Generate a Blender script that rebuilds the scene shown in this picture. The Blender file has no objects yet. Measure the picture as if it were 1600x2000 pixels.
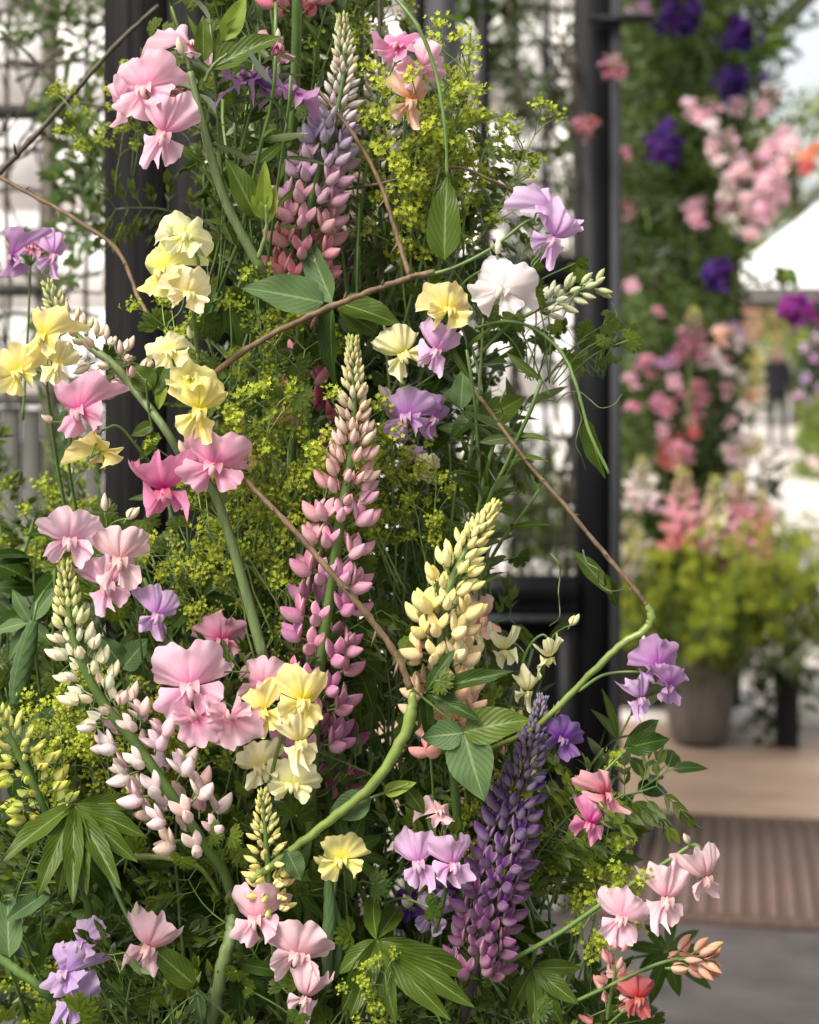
import bpy, math, random
from mathutils import Vector, Matrix, noise

random.seed(7)
SC = bpy.context.scene
COL = SC.collection
R = math.radians
PI = math.pi

# ------------------------------------------------------------------ camera, sky, sun, exposure
F = 3333.0                 # focal length in photograph pixels (50 mm on a 24 x 30 mm frame)
HY = 736.0                 # row of the horizon
CH = 1.2                   # camera height
cam_d = bpy.data.cameras.new('camera')
cam = bpy.data.objects.new('camera', cam_d)
COL.objects.link(cam)
cam.location = (0, 0, CH)
cam.rotation_euler = (R(90), 0, 0)
cam_d.sensor_fit = 'VERTICAL'
cam_d.sensor_height = 30.0
cam_d.lens = 50.0
cam_d.shift_y = -(1000 - HY) / 2000.0
cam_d.clip_start = 0.05
cam_d.clip_end = 800
cam_d.dof.use_dof = True
cam_d.dof.focus_distance = 1.25
cam_d.dof.aperture_fstop = 5.4
SC.camera = cam

SUN_DIR = Vector((-0.50, -0.55, 0.85)).normalized()      # towards the sun
world = bpy.data.worlds.new('World')
SC.world = world
world.use_nodes = True
wn = world.node_tree
bg = wn.nodes['Background']
sky = wn.nodes.new('ShaderNodeTexSky')
sky.sky_type = 'NISHITA'
sky.sun_disc = False
sky.sun_elevation = math.asin(SUN_DIR.z)
sky.sun_rotation = math.atan2(SUN_DIR.x, SUN_DIR.y)
sky.dust_density = 3.0
hsv = wn.nodes.new('ShaderNodeHueSaturation')
hsv.inputs['Saturation'].default_value = 0.20
wn.links.new(sky.outputs[0], hsv.inputs['Color'])
wn.links.new(hsv.outputs[0], bg.inputs['Color'])
bg.inputs['Strength'].default_value = 0.105

sd = bpy.data.lights.new('sun', 'SUN')
sd.energy = 2.8
sd.angle = R(30)
sd.color = (1.0, 0.92, 0.82)
so = bpy.data.objects.new('sun', sd)
COL.objects.link(so)
so.rotation_euler = SUN_DIR.to_track_quat('Z', 'Y').to_euler()

SC.view_settings.view_transform = 'Standard'
SC.view_settings.look = 'None'
SC.view_settings.exposure = 1.14
SC.view_settings.gamma = 1.0
SC.render.engine = 'CYCLES'
SC.cycles.use_denoising = True
SC.cycles.max_bounces = 5
SC.cycles.diffuse_bounces = 3
SC.cycles.transmission_bounces = 4
SC.cycles.transparent_max_bounces = 6


# ------------------------------------------------------------------ helpers
def P(px, py, D):
    """a direction in the photograph at distance D (metres in front of the camera)"""
    return Vector(((px - 800) / F * D, D, CH - (py - HY) / F * D))


def ground_D(py):
    return F * CH / (py - HY)


def lin(h, k=1.0):
    h = h.lstrip('#')
    out = []
    for i in (0, 2, 4):
        c = int(h[i:i + 2], 16) / 255
        c = c / 12.92 if c <= 0.04045 else ((c + 0.055) / 1.055) ** 2.4
        out.append(min(1, c * k))
    return tuple(out) + (1.0,)


def lerp(a, b, t):
    return a + (b - a) * t


def mixc(a, b, t):
    return tuple(lerp(x, y, t) for x, y in zip(a, b))


class MB:
    def __init__(self):
        self.v, self.f, self.uv, self.m = [], [], [], []

    def add(self, verts, faces, uvs, mi=0):
        o = len(self.v)
        self.v.extend(verts)
        self.uv.extend(uvs)
        self.f.extend([tuple(i + o for i in f) for f in faces])
        self.m.extend([mi] * len(faces))

    def grid(self, pts, uvs, nu, nv, mi=0, wrap=False):
        """pts row-major: nv rows of nu"""
        fs = []
        for j in range(nv - 1):
            for i in range(nu if wrap else nu - 1):
                a = j * nu + i
                b = j * nu + (i + 1) % nu
                fs.append((a, b, b + nu, a + nu))
        self.add(pts, fs, uvs, mi)

    def tube(self, pts, rad, n=6, mi=0, cap=True, ridge=0.0):
        m = len(pts)
        rows, uvs = [], []
        ref = None
        L = 0
        for k in range(m):
            t = (pts[min(k + 1, m - 1)] - pts[max(k - 1, 0)])
            if t.length < 1e-9:
                t = Vector((0, 0, 1))
            t.normalize()
            if ref is None:
                ref = t.orthogonal().normalized()
            else:
                ref = (ref - t * ref.dot(t))
                ref = ref.normalized() if ref.length > 1e-6 else t.orthogonal().normalized()
            bi = t.cross(ref)
            r = rad[k] if hasattr(rad, '__len__') else rad
            if k:
                L += (pts[k] - pts[k - 1]).length
            for i in range(n):
                a = 2 * PI * i / n
                rr = r * (1 + (ridge if i % 2 else -ridge))
                rows.append(pts[k] + ref * (math.cos(a) * rr) + bi * (math.sin(a) * rr))
                uvs.append((i / n, L * 10))
        self.grid(rows, uvs, n, m, mi, True)
        if cap:
            o = len(self.v) - n * m
            self.f.append(tuple(o + i for i in range(n))[::-1]); self.m.append(mi)
            self.f.append(tuple(o + n * (m - 1) + i for i in range(n))); self.m.append(mi)

    def box(self, x0, x1, y0, y1, z0, z1, mi=0, bev=0.0):
        vs = [Vector((x, y, z)) for z in (z0, z1) for y in (y0, y1) for x in (x0, x1)]
        fs = [(0, 2, 3, 1), (4, 5, 7, 6), (0, 1, 5, 4), (2, 6, 7, 3), (0, 4, 6, 2), (1, 3, 7, 5)]
        self.add(vs, fs, [(v.x, v.z) for v in vs], mi)

    def leaf(self, base, dirv, normal, L, W, fold=0.25, curl=0.3, nl=5, shape=0.45, mi=0, wavy=0.0, ns=3, rnd=random):
        """leaf blade: spine from base along dirv, drooping against normal"""
        d = dirv.normalized()
        side = d.cross(normal)
        side = side.normalized() if side.length > 1e-6 else d.orthogonal().normalized()
        nn = side.cross(d).normalized()
        rows, uvs = [], []
        ph = rnd.random() * 6.28
        for j in range(nl):
            v = j / (nl - 1)
            w = W * 0.5 * ((math.sin(PI * v ** shape * 1.0) if v < 1 else 0) ** 0.85 if 0 < v < 1 else (0.05 if v == 0 else 0.0))
            c = base + d * (L * v * (1 - 0.25 * abs(curl) * v)) - nn * (L * curl * v * v * 0.6)
            for i in range(ns):
                u = 2 * i / (ns - 1) - 1
                z = fold * w * abs(u) + wavy * W * math.sin(v * 13 + ph + u) * abs(u)
                rows.append(c + side * (u * w) + nn * z)
                uvs.append(((u + 1) / 2, v))
        self.grid(rows, uvs, ns, nl, mi)

    def mesh(self, name, mats, smooth=True):
        me = bpy.data.meshes.new(name)
        me.from_pydata([tuple(v) for v in self.v], [], self.f)
        ul = me.uv_layers.new(name='UVMap')
        li = [0] * len(me.loops)
        me.loops.foreach_get('vertex_index', li)
        flat = []
        for i in li:
            flat.extend(self.uv[i])
        ul.data.foreach_set('uv', flat)
        for m in (mats if isinstance(mats, (list, tuple)) else [mats]):
            me.materials.append(m)
        me.polygons.foreach_set('material_index', self.m)
        me.polygons.foreach_set('use_smooth', [smooth] * len(self.f))
        me.update()
        return me


def obj(name, data, parent=None, loc=None, mat=None, color=None):
    o = bpy.data.objects.new(name, data)
    COL.objects.link(o)
    if parent is not None:
        o.parent = parent
    if mat is not None:
        o.matrix_local = mat
    elif loc is not None:
        o.location = loc
    if color is not None:
        o.color = color
    return o


def thing(name, label, cat, loc=(0, 0, 0), group=None):
    o = obj(name, None, loc=loc)
    o.empty_display_size = 0.02
    return tag(o, label, cat, group)


def tag(o, label, cat, group=None):
    o['label'] = label
    o['category'] = cat
    if group:
        o['group'] = group
    return o


def struct(name, mb, mats, smooth=False):
    o = obj(name, mb.mesh(name, mats, smooth))
    o['kind'] = 'structure'
    return o


def smooth_path(pts, n=6):
    pts = [Vector(p) for p in pts]
    if len(pts) < 3:
        return [pts[0].lerp(pts[-1], i / n) for i in range(n + 1)]
    q = [pts[0] * 2 - pts[1]] + pts + [pts[-1] * 2 - pts[-2]]
    out = []
    for i in range(1, len(q) - 2):
        a, b, c, d = q[i - 1], q[i], q[i + 1], q[i + 2]
        for k in range(n):
            t = k / n
            out.append(0.5 * ((2 * b) + (c - a) * t + (2 * a - 5 * b + 4 * c - d) * t * t + (3 * b - a - 3 * c + d) * t ** 3))
    out.append(pts[-1])
    return out


def frame(x, z):
    """rotation matrix with local X along x and local Z close to z"""
    x = x.normalized()
    y = z.cross(x)
    y = y.normalized() if y.length > 1e-6 else x.orthogonal().normalized()
    z2 = x.cross(y)
    return Matrix((x, y, z2)).transposed().to_4x4()


# ------------------------------------------------------------------ materials
def new_mat(name):
    m = bpy.data.materials.new(name)
    m.use_nodes = True
    nt = m.node_tree
    nt.nodes.clear()
    out = nt.nodes.new('ShaderNodeOutputMaterial')
    return m, nt, out


def N(nt, t, **kw):
    n = nt.nodes.new(t)
    for k, v in kw.items():
        setattr(n, k, v)
    return n


def math_node(nt, op, a, b=None, c=None):
    n = N(nt, 'ShaderNodeMath', operation=op)
    for i, x in enumerate((a, b, c)):
        if x is None:
            continue
        if isinstance(x, (int, float)):
            n.inputs[i].default_value = x
        else:
            nt.links.new(x, n.inputs[i])
    return n.outputs[0]


def mix_col(nt, fac, a, b, mode='MIX'):
    n = N(nt, 'ShaderNodeMix', data_type='RGBA', blend_type=mode)
    for s, x in ((n.inputs[0], fac), (n.inputs[6], a), (n.inputs[7], b)):
        if isinstance(x, (int, float)):
            s.default_value = x
        elif isinstance(x, tuple):
            s.default_value = x
        else:
            nt.links.new(x, s)
    return n.outputs[2]


def leafy_shader(nt, out, col, trans, rough, gloss, bump=None, tcol=None):
    d = N(nt, 'ShaderNodeBsdfDiffuse')
    t = N(nt, 'ShaderNodeBsdfTranslucent')
    g = N(nt, 'ShaderNodeBsdfGlossy')
    g.inputs['Roughness'].default_value = rough
    g.inputs['Color'].default_value = (1, 1, 1, 1)
    nt.links.new(col, d.inputs['Color'])
    nt.links.new(tcol or col, t.inputs['Color'])
    m1 = N(nt, 'ShaderNodeMixShader')
    m1.inputs[0].default_value = trans
    nt.links.new(d.outputs[0], m1.inputs[1])
    nt.links.new(t.outputs[0], m1.inputs[2])
    m2 = N(nt, 'ShaderNodeMixShader')
    lw = N(nt, 'ShaderNodeLayerWeight')
    lw.inputs['Blend'].default_value = 0.35
    f = math_node(nt, 'MULTIPLY', lw.outputs['Fresnel'], gloss)
    nt.links.new(f, m2.inputs[0])
    nt.links.new(m1.outputs[0], m2.inputs[1])
    nt.links.new(g.outputs[0], m2.inputs[2])
    nt.links.new(m2.outputs[0], out.inputs['Surface'])
    if bump:
        for s in (d, g):
            nt.links.new(bump, s.inputs['Normal'])


def petal_mat(name, deep=1.0, vein=0.075):
    """object colour; deeper tint at the throat, fine veins running to the rim"""
    m, nt, out = new_mat(name)
    oi = N(nt, 'ShaderNodeObjectInfo')
    uv = N(nt, 'ShaderNodeUVMap')
    sep = N(nt, 'ShaderNodeSeparateXYZ')
    nt.links.new(uv.outputs[0], sep.inputs[0])
    mp = N(nt, 'ShaderNodeMapping')
    mp.inputs['Scale'].default_value = (58, 1.6, 1)
    nt.links.new(uv.outputs[0], mp.inputs[0])
    no = N(nt, 'ShaderNodeTexNoise')
    no.inputs['Scale'].default_value = 1.0
    no.inputs['Detail'].default_value = 2
    nt.links.new(mp.outputs[0], no.inputs['Vector'])
    sat = N(nt, 'ShaderNodeHueSaturation')
    sat.inputs['Saturation'].default_value = 1.62
    sat.inputs['Value'].default_value = 0.88
    nt.links.new(oi.outputs['Color'], sat.inputs['Color'])
    thr = N(nt, 'ShaderNodeHueSaturation')
    thr.inputs['Saturation'].default_value = 2.15
    thr.inputs['Value'].default_value = 0.93
    nt.links.new(oi.outputs['Color'], thr.inputs['Color'])
    g = math_node(nt, 'SUBTRACT', 1.0, sep.outputs[1])
    g = math_node(nt, 'POWER', g, 1.8)
    g = math_node(nt, 'MULTIPLY', g, deep)
    c = mix_col(nt, g, oi.outputs['Color'], thr.outputs[0])
    vv = math_node(nt, 'SUBTRACT', no.outputs['Fac'], 0.45)
    vv = math_node(nt, 'MULTIPLY', vv, vein * 6)
    vv = math_node(nt, 'MAXIMUM', vv, 0.0)
    vv = math_node(nt, 'MINIMUM', vv, 0.55)
    c = mix_col(nt, vv, c, sat.outputs[0])
    big = N(nt, 'ShaderNodeTexNoise')
    big.inputs['Scale'].default_value = 60
    geo = N(nt, 'ShaderNodeNewGeometry')
    nt.links.new(geo.outputs['Position'], big.inputs['Vector'])
    br = math_node(nt, 'MULTIPLY_ADD', big.outputs['Fac'], 0.24, 0.87)
    c2 = N(nt, 'ShaderNodeVectorMath', operation='SCALE')
    nt.links.new(c, c2.inputs[0])
    nt.links.new(br, c2.inputs['Scale'])
    bp = N(nt, 'ShaderNodeBump')
    bp.inputs['Strength'].default_value = 0.30
    bp.inputs['Distance'].default_value = 0.001
    nt.links.new(no.outputs['Fac'], bp.inputs['Height'])
    leafy_shader(nt, out, c2.outputs[0], 0.48, 0.5, 0.05, bp.outputs[0])
    return m


def leaf_mat(name, c0, c1, rib, trans=0.3, gloss=0.35, rough=0.38, veins=True):
    m, nt, out = new_mat(name)
    oi = N(nt, 'ShaderNodeObjectInfo')
    geo = N(nt, 'ShaderNodeNewGeometry')
    uv = N(nt, 'ShaderNodeUVMap')
    sep = N(nt, 'ShaderNodeSeparateXYZ')
    nt.links.new(uv.outputs[0], sep.inputs[0])
    r = math_node(nt, 'ADD', oi.outputs['Random'], geo.outputs['Random Per Island'])
    r = math_node(nt, 'MULTIPLY', r, 0.5)
    no = N(nt, 'ShaderNodeTexNoise')
    no.inputs['Scale'].default_value = 45
    no.inputs['Detail'].default_value = 3
    nt.links.new(geo.outputs['Position'], no.inputs['Vector'])
    r = math_node(nt, 'MULTIPLY_ADD', no.outputs['Fac'], 0.6, math_node(nt, 'SUBTRACT', r, 0.3))
    cl = N(nt, 'ShaderNodeClamp')
    nt.links.new(r, cl.inputs[0])
    c = mix_col(nt, cl.outputs[0], c0, c1)
    a = math_node(nt, 'ABSOLUTE', math_node(nt, 'SUBTRACT', sep.outputs[0], 0.5))
    mid = math_node(nt, 'LESS_THAN', a, 0.03)
    bump = None
    if veins:
        w = math_node(nt, 'SINE', math_node(nt, 'MULTIPLY', math_node(nt, 'SUBTRACT', math_node(nt, 'MULTIPLY', sep.outputs[1], 8.0), math_node(nt, 'MULTIPLY', a, 7.0)), 6.283))
        vein = math_node(nt, 'GREATER_THAN', w, 0.93)
        vein = math_node(nt, 'MULTIPLY', vein, 0.26)
        line = math_node(nt, 'MAXIMUM', math_node(nt, 'MULTIPLY', mid, 0.75), vein)
        bp = N(nt, 'ShaderNodeBump')
        bp.inputs['Strength'].default_value = 0.16
        bp.inputs['Distance'].default_value = 0.001
        nt.links.new(w, bp.inputs['Height'])
        bump = bp.outputs[0]
    else:
        line = math_node(nt, 'MULTIPLY', mid, 0.4)
    c = mix_col(nt, line, c, rib)
    # the underside is paler, like real leaves
    c = mix_col(nt, math_node(nt, 'MULTIPLY', geo.outputs['Backfacing'], 0.35), c, mixc(c1, (0.25, 0.32, 0.18, 1), 0.5))
    leafy_shader(nt, out, c, trans, rough, gloss, bump)
    return m


def plain_mat(name, c0, c1, scale=20, rough=0.6, stretch=(1, 1, 1), bump=0.2, spec=0.4, coord='Object', detail=5, dist=0.002):
    m, nt, out = new_mat(name)
    tc = N(nt, 'ShaderNodeTexCoord')
    mp = N(nt, 'ShaderNodeMapping')
    mp.inputs['Scale'].default_value = stretch
    nt.links.new(tc.outputs[coord], mp.inputs[0])
    no = N(nt, 'ShaderNodeTexNoise')
    no.inputs['Scale'].default_value = scale
    no.inputs['Detail'].default_value = detail
    no.inputs['Roughness'].default_value = 0.65
    nt.links.new(mp.outputs[0], no.inputs['Vector'])
    rp = N(nt, 'ShaderNodeValToRGB')
    rp.color_ramp.elements[0].position = 0.3
    rp.color_ramp.elements[1].position = 0.72
    rp.color_ramp.elements[0].color = c0
    rp.color_ramp.elements[1].color = c1
    nt.links.new(no.outputs['Fac'], rp.inputs[0])
    b = N(nt, 'ShaderNodeBsdfPrincipled')
    nt.links.new(rp.outputs[0], b.inputs['Base Color'])
    b.inputs['Roughness'].default_value = rough
    b.inputs['Specular IOR Level'].default_value = spec
    bp = N(nt, 'ShaderNodeBump')
    bp.inputs['Strength'].default_value = bump
    bp.inputs['Distance'].default_value = dist
    nt.links.new(no.outputs['Fac'], bp.inputs['Height'])
    nt.links.new(bp.outputs[0], b.inputs['Normal'])
    nt.links.new(b.outputs[0], out.inputs['Surface'])
    return m


def g(r, gg, b):
    return (r, gg, b, 1)


M = {}
M['petal'] = petal_mat('sweet_pea_petal')


def floret_mat(name, banner):
    m, nt, out = new_mat(name)
    oi = N(nt, 'ShaderNodeObjectInfo')
    uv = N(nt, 'ShaderNodeUVMap')
    sep = N(nt, 'ShaderNodeSeparateXYZ')
    nt.links.new(uv.outputs[0], sep.inputs[0])
    cu = math_node(nt, 'COSINE', math_node(nt, 'MULTIPLY', sep.outputs[0], 6.2832))
    sat = N(nt, 'ShaderNodeHueSaturation')
    sat.inputs['Saturation'].default_value = 1.35
    sat.inputs['Value'].default_value = .78
    nt.links.new(oi.outputs['Color'], sat.inputs['Color'])
    if banner:
        # paler margins, deep centre streak
        e = math_node(nt, 'POWER', math_node(nt, 'ABSOLUTE', cu), 3.0)
        c = mix_col(nt, math_node(nt, 'MULTIPLY', math_node(nt, 'SUBTRACT', 1.0, e), .55), oi.outputs['Color'], sat.outputs[0])
        c = mix_col(nt, math_node(nt, 'MULTIPLY', e, .30), c, (.85, .72, .52, 1))
    else:
        # belly pale, upper seam deeper
        e = math_node(nt, 'MULTIPLY_ADD', cu, .5, .5)
        c = mix_col(nt, math_node(nt, 'MULTIPLY', e, .6), oi.outputs['Color'], sat.outputs[0])
        pale = math_node(nt, 'MULTIPLY', math_node(nt, 'SUBTRACT', 1.0, e), math_node(nt, 'SUBTRACT', 1.0, sep.outputs[1]))
        c = mix_col(nt, math_node(nt, 'MULTIPLY', pale, .45), c, (.80, .72, .60, 1))
    geo = N(nt, 'ShaderNodeNewGeometry')
    no = N(nt, 'ShaderNodeTexNoise')
    no.inputs['Scale'].default_value = 420
    no.inputs['Detail'].default_value = 3
    nt.links.new(geo.outputs['Position'], no.inputs['Vector'])
    c2 = N(nt, 'ShaderNodeVectorMath', operation='SCALE')
    nt.links.new(c, c2.inputs[0])
    nt.links.new(math_node(nt, 'MULTIPLY_ADD', no.outputs['Fac'], .5, .74), c2.inputs['Scale'])
    bp = N(nt, 'ShaderNodeBump')
    bp.inputs['Strength'].default_value = .35
    bp.inputs['Distance'].default_value = .0006
    nt.links.new(no.outputs['Fac'], bp.inputs['Height'])
    leafy_shader(nt, out, c2.outputs[0], .25, .45, .08, bp.outputs[0])
    return m


M['floret'] = floret_mat('lupin_floret', False)
M['banner'] = floret_mat('lupin_banner', True)
M['stem'] = plain_mat('green_stem', g(.055, .115, .022), g(.13, .20, .05), 60, .45, (1, 1, .2), .3)
M['stem_pale'] = plain_mat('pale_green_stem', g(.085, .130, .042), g(.165, .22, .085), 80, .5, (3, 3, .15), .4)
M['stem_dark'] = plain_mat('dark_stem', g(.035, .03, .02), g(.08, .065, .04), 60, .6)
M['stem_purple'] = plain_mat('purple_stem', g(.03, .02, .035), g(.075, .06, .05), 60, .5)
M['twig'] = plain_mat('brown_twig', g(.055, .034, .018), g(.19, .125, .065), 110, .65, (1, 1, .5), .8)
M['bean'] = plain_mat('green_vine', g(.085, .130, .022), g(.19, .25, .06), 45, .3, (1, 1, .3), .25)
M['leaf'] = leaf_mat('mid_green_leaf', g(.023, .049, .0045), g(.080, .120, .012), g(.17, .23, .06), .3, .22)
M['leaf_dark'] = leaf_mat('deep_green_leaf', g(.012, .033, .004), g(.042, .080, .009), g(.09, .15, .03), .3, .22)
M['leaf_blue'] = leaf_mat('grey_green_leaf', g(.050, .100, .034), g(.092, .148, .055), g(.20, .27, .12), .25, .18, .5)
M['leaf_small'] = leaf_mat('small_leaf', g(.020, .049, .004), g(.100, .135, .012), g(.18, .23, .05), .35, .16, .45, False)
M['leaf_lime'] = leaf_mat('lime_leaf', g(.12, .19, .02), g(.27, .34, .045), g(.3, .34, .08), .4, .15, .5, False)
M['chart'] = leaf_mat('chartreuse_floret', g(.19, .265, .020), g(.45, .49, .055), g(.5, .52, .1), .3, .1, .6, False)
M['calyx'] = plain_mat('calyx_green', g(.10, .17, .04), g(.22, .29, .09), 90, .5)
M['char'] = plain_mat('charcoal_timber', g(.003, .003, .0035), g(.020, .0188, .018), 12, .75, (7, 7, .25), .9, .08)
M['char_grey'] = plain_mat('grey_timber_and_lit_faces', g(.026, .027, .030), g(.062, .063, .068), 9, .65, (6, 6, .3), .5, .2)  # grey of the beads, and light put into the posts' side faces
M['black'] = plain_mat('black_painted_joinery', g(.004, .004, .0045), g(.010, .010, .011), 6, .5, (4, 4, .4), .25, .2)
M['wire'] = plain_mat('dark_wire', g(.02, .018, .016), g(.05, .045, .04), 50, .6)
M['fence'] = plain_mat('grey_fence_slat', g(.045, .045, .038), g(.10, .098, .085), 8, .8, (6, 6, .4), .4)
M['white'] = plain_mat('white_wall', g(.70, .67, .65), g(.80, .78, .77), 2, .8)
M['slab'] = plain_mat('grey_slab', g(.050, .045, .044), g(.095, .086, .083), 5, .6, (1, 1.5, 1), .25, .25)
M['deck'] = plain_mat('tan_deck', g(.24, .160, .112), g(.37, .27, .20), 3, .5, (.8, 2, 1), .2)
M['pave'] = plain_mat('pale_paving', g(.46, .41, .375), g(.60, .54, .50), 1.4, .75)
M['joint'] = plain_mat('paving_joint', g(.20, .18, .16), g(.30, .28, .25), 5, .9)
M['mat'] = plain_mat('brown_mat', g(.045, .026, .019), g(.095, .060, .045), 120, .9)
M['mat_rib'] = plain_mat('mat_rib', g(.080, .052, .041), g(.135, .094, .077), 90, .85)
M['pot'] = plain_mat('grey_clay', g(.075, .063, .053), g(.145, .125, .108), 22, .8, (1, 1, .4), .4)
M['soil'] = plain_mat('soil', g(.015, .011, .008), g(.04, .03, .02), 60, .95)
M['canvas'] = plain_mat('white_canvas', g(.74, .74, .74), g(.8, .8, .8), 3, .7)
M['bark'] = plain_mat('bark', g(.04, .03, .022), g(.11, .085, .06), 16, .9, (2, 2, .4), .6)
M['log'] = plain_mat('dark_log', g(.018, .013, .010), g(.06, .045, .036), 24, .9, (1, 1, 1), .8, .3, 'Object', 5, .01)
M['cloth_dark'] = plain_mat('dark_jacket', g(.018, .018, .024), g(.035, .035, .045), 40, .9)
M['trouser'] = plain_mat('black_trousers', g(.008, .008, .009), g(.016, .016, .018), 40, .9)
M['skin'] = plain_mat('skin', g(.50, .32, .24), g(.60, .40, .31), 12, .5, (1, 1, 1), .05)
M['hair'] = plain_mat('blond_hair', g(.42, .30, .13), g(.60, .46, .24), 60, .5, (1, 1, .2))
M['roof_red'] = plain_mat('clay_roof', g(.22, .10, .07), g(.34, .17, .12), 6, .8)

COLR = {k: lin(v) for k, v in dict(
    pink='#EFC4D2', pink2='#E9AFC8', hot='#E08FB4', rose='#D49AAC', blush='#F1CDD4', lilacpink='#E3C0E0', lilac='#CFB2D6',
    mauve='#BC96BE', purple='#9A74B4', deep='#6E46A0', yellow='#F4E89A', cream='#F6EFC0', white='#F5E6E3', salmon='#E8AAB4',
    peach='#F0C8B8', coral='#DE7C7C', violet='#5E3A96', magenta='#B04CB0', wine='#8C4A66', orange='#EE9A78').items()}


for _k in COLR:
    _c = COLR[_k]
    _l = .3 * _c[0] + .6 * _c[1] + .1 * _c[2]
    COLR[_k] = tuple(lerp(x, _l, .10) * .90 for x in _c[:3]) + (1.0,)
for _k, _f in (('violet', .42), ('deep', .55), ('purple', .75), ('magenta', .7), ('wine', .6), ('coral', .8), ('salmon', .92)):
    COLR[_k] = tuple(x * _f for x in COLR[_k][:3]) + (1.0,)


def vary(c, a=0.05):
    k = 1 + random.uniform(-a, a)
    return tuple(max(0, min(1, x * k * (1 + random.uniform(-a, a) * .6))) for x in c[:3]) + (1,)


# ------------------------------------------------------------------ the setting
TH = R(11.0)          # the doorway and its path run a little to the right of the camera's axis
b = MB()
b.box(-300, 300, -60, 600, -0.3, 0.0)
struct('ground', b, M['joint'])

# pale paving slabs on the far path, each a piece
b = MB(); b.box(-9, 9, 1.725, 60, 0.001, 0.005)
path_o = struct('path', b, M['pave'])
path_o.location = (1.2, 4.06, 0); path_o.rotation_euler.z = -TH
sl = MB(); sl.box(-.402, .402, -.302, .302, 0, .009)
sl_me = sl.mesh('paving_slab', M['pave'])
rs = random.Random(3)
for j in range(12):
    for i in range(9):
        x = -3.2 + (i + (j % 2) * .5) * .81
        y = 2.04 + j * .61
        o = obj('paving_slab', sl_me, path_o, (x, y, 0.0052 + rs.uniform(0, .001)))
b = MB(); b.box(-4, 4, -6, -.40, 0.0, 0.006)
fl_o = struct('floor', b, M['slab'])
fl_o.location = (1.2, 4.06, 0); fl_o.rotation_euler.z = -TH
b = MB(); b.box(-5, 3, .40, 1.72, 0.0, 0.006)
deck = struct('threshold_floor', b, M['deck'])
deck.location = (1.2, 4.06, 0); deck.rotation_euler.z = -TH
# entrance mat: ribs on a base
mat_t = thing('entrance_mat', 'brown ribbed entrance mat lying across the doorway floor', 'mat', (1.20, 4.06, 0.001))
mat_t.rotation_euler.z = -TH
b = MB(); b.box(-.78, .78, -.42, .42, .0, .016)
obj('mat_base', b.mesh('mat_base', M['mat']), mat_t)
rb = MB(); rb.box(-.008, .008, -.419, .419, 0.0, .008)
rb_me = rb.mesh('rib', M['mat_rib'])
rb2 = MB(); rb2.box(-.779, .779, -.004, .004, 0.0, .004)
rb2_me = rb2.mesh('cross_rib', M['mat_rib'])
for i in range(40):
    obj('rib', rb_me, mat_t, (-.76 + i * .039, 0, .0155))
for j in range(27):
    obj('cross_rib', rb2_me, mat_t, (0, -.40 + j * .031, .0158))
for sx in (-1, 1):
    b = MB(); b.box(-.012, .012, -.425, .425, 0, .027)
    obj('edge_strip', b.mesh('edge_strip', M['wire']), mat_t, (.79 * sx, 0, 0))
b = MB(); b.box(-.78, .78, -.012, .012, 0, .025)
em = b.mesh('edge_bar', M['mat'])
for sy in (-1, 1):
    obj('edge_bar', em, mat_t, (0, .43 * sy, 0))

# white rendered wall beyond, with raised panels
wall = thing('white_wall', 'bright white rendered wall with shallow square panels beyond the trellis', 'wall', (0, 9.0, 0))
b = MB(); b.box(-7, 1.45, 0, .25, 0, 4.16)
obj('wall', b.mesh('wall', M['white']), wall)
pn = MB(); pn.box(-.33, .33, -.012, .03, 0, .50)
pn_me = pn.mesh('panel', M['white'])
for i in range(12):
    for j in range(8):
        obj('panel', pn_me, wall, (1.1 - i * .675, 0, .02 + j * .515))

# ------------------------------------------------------------------ timber joinery
def post(name, label, px0, px1, D, depth, m, top=2.9, side=None):
    x0, x1 = (px0 - 800) / F * D, (px1 - 800) / F * D
    t = thing(name, label, 'post', ((x0 + x1) / 2, D, 0))
    w = (x1 - x0) / 2
    b = MB(); b.box(-w, w, 0, depth, 0, top)
    obj('shaft', b.mesh('shaft', m), t)
    if side:
        b = MB(); b.box(w - .012 * side[0], w + .004, -.006, depth - .01, 0.004, top - .004)
        obj('edge_strip', b.mesh('edge_strip', side[1]), t)
    return t


part = thing('post_and_shade_boards', 'charcoal stained upright post boards behind the sweet peas, extended to darken foliage gaps', 'partition', (0, 1.66, 0))
bx = 205
k = 0
for wpx in (118, 132, 120, 126):  # left boards are the post; the others are added to darken foliage gaps
    D = 1.66
    x0, x1 = (bx - 800) / F * D, (bx + wpx - 3 - 800) / F * D
    b = MB(); b.box(x0, x1, 0.003 * (k % 2), .06, 0, 2.3)
    obj('board', b.mesh('board', M['char']), part)
    bx += wpx; k += 1
b = MB(); b.box((207 - 800) / F * 1.72, (696 - 800) / F * 1.72, .062, .09, 0, 2.3)
obj('backing_board', b.mesh('backing_board', M['black']), part)

p2 = thing('door_post', 'slim dark timber door post with its lit side coloured grey left of the trellis', 'post', (0, 0, 0))
D = 3.6
b = MB(); b.box((788 - 800) / F * D, (833 - 800) / F * D, D, D + .06, 0, 3)
obj('shaft', b.mesh('shaft', M['black']), p2)
b = MB(); b.box((834 - 800) / F * D, (888 - 800) / F * D, D - .03, D + .05, 0, 3)  # lighter grey puts the light on this side face into the colour
obj('lit_side_board', b.mesh('lit_side_board', M['char_grey']), p2)

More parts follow.
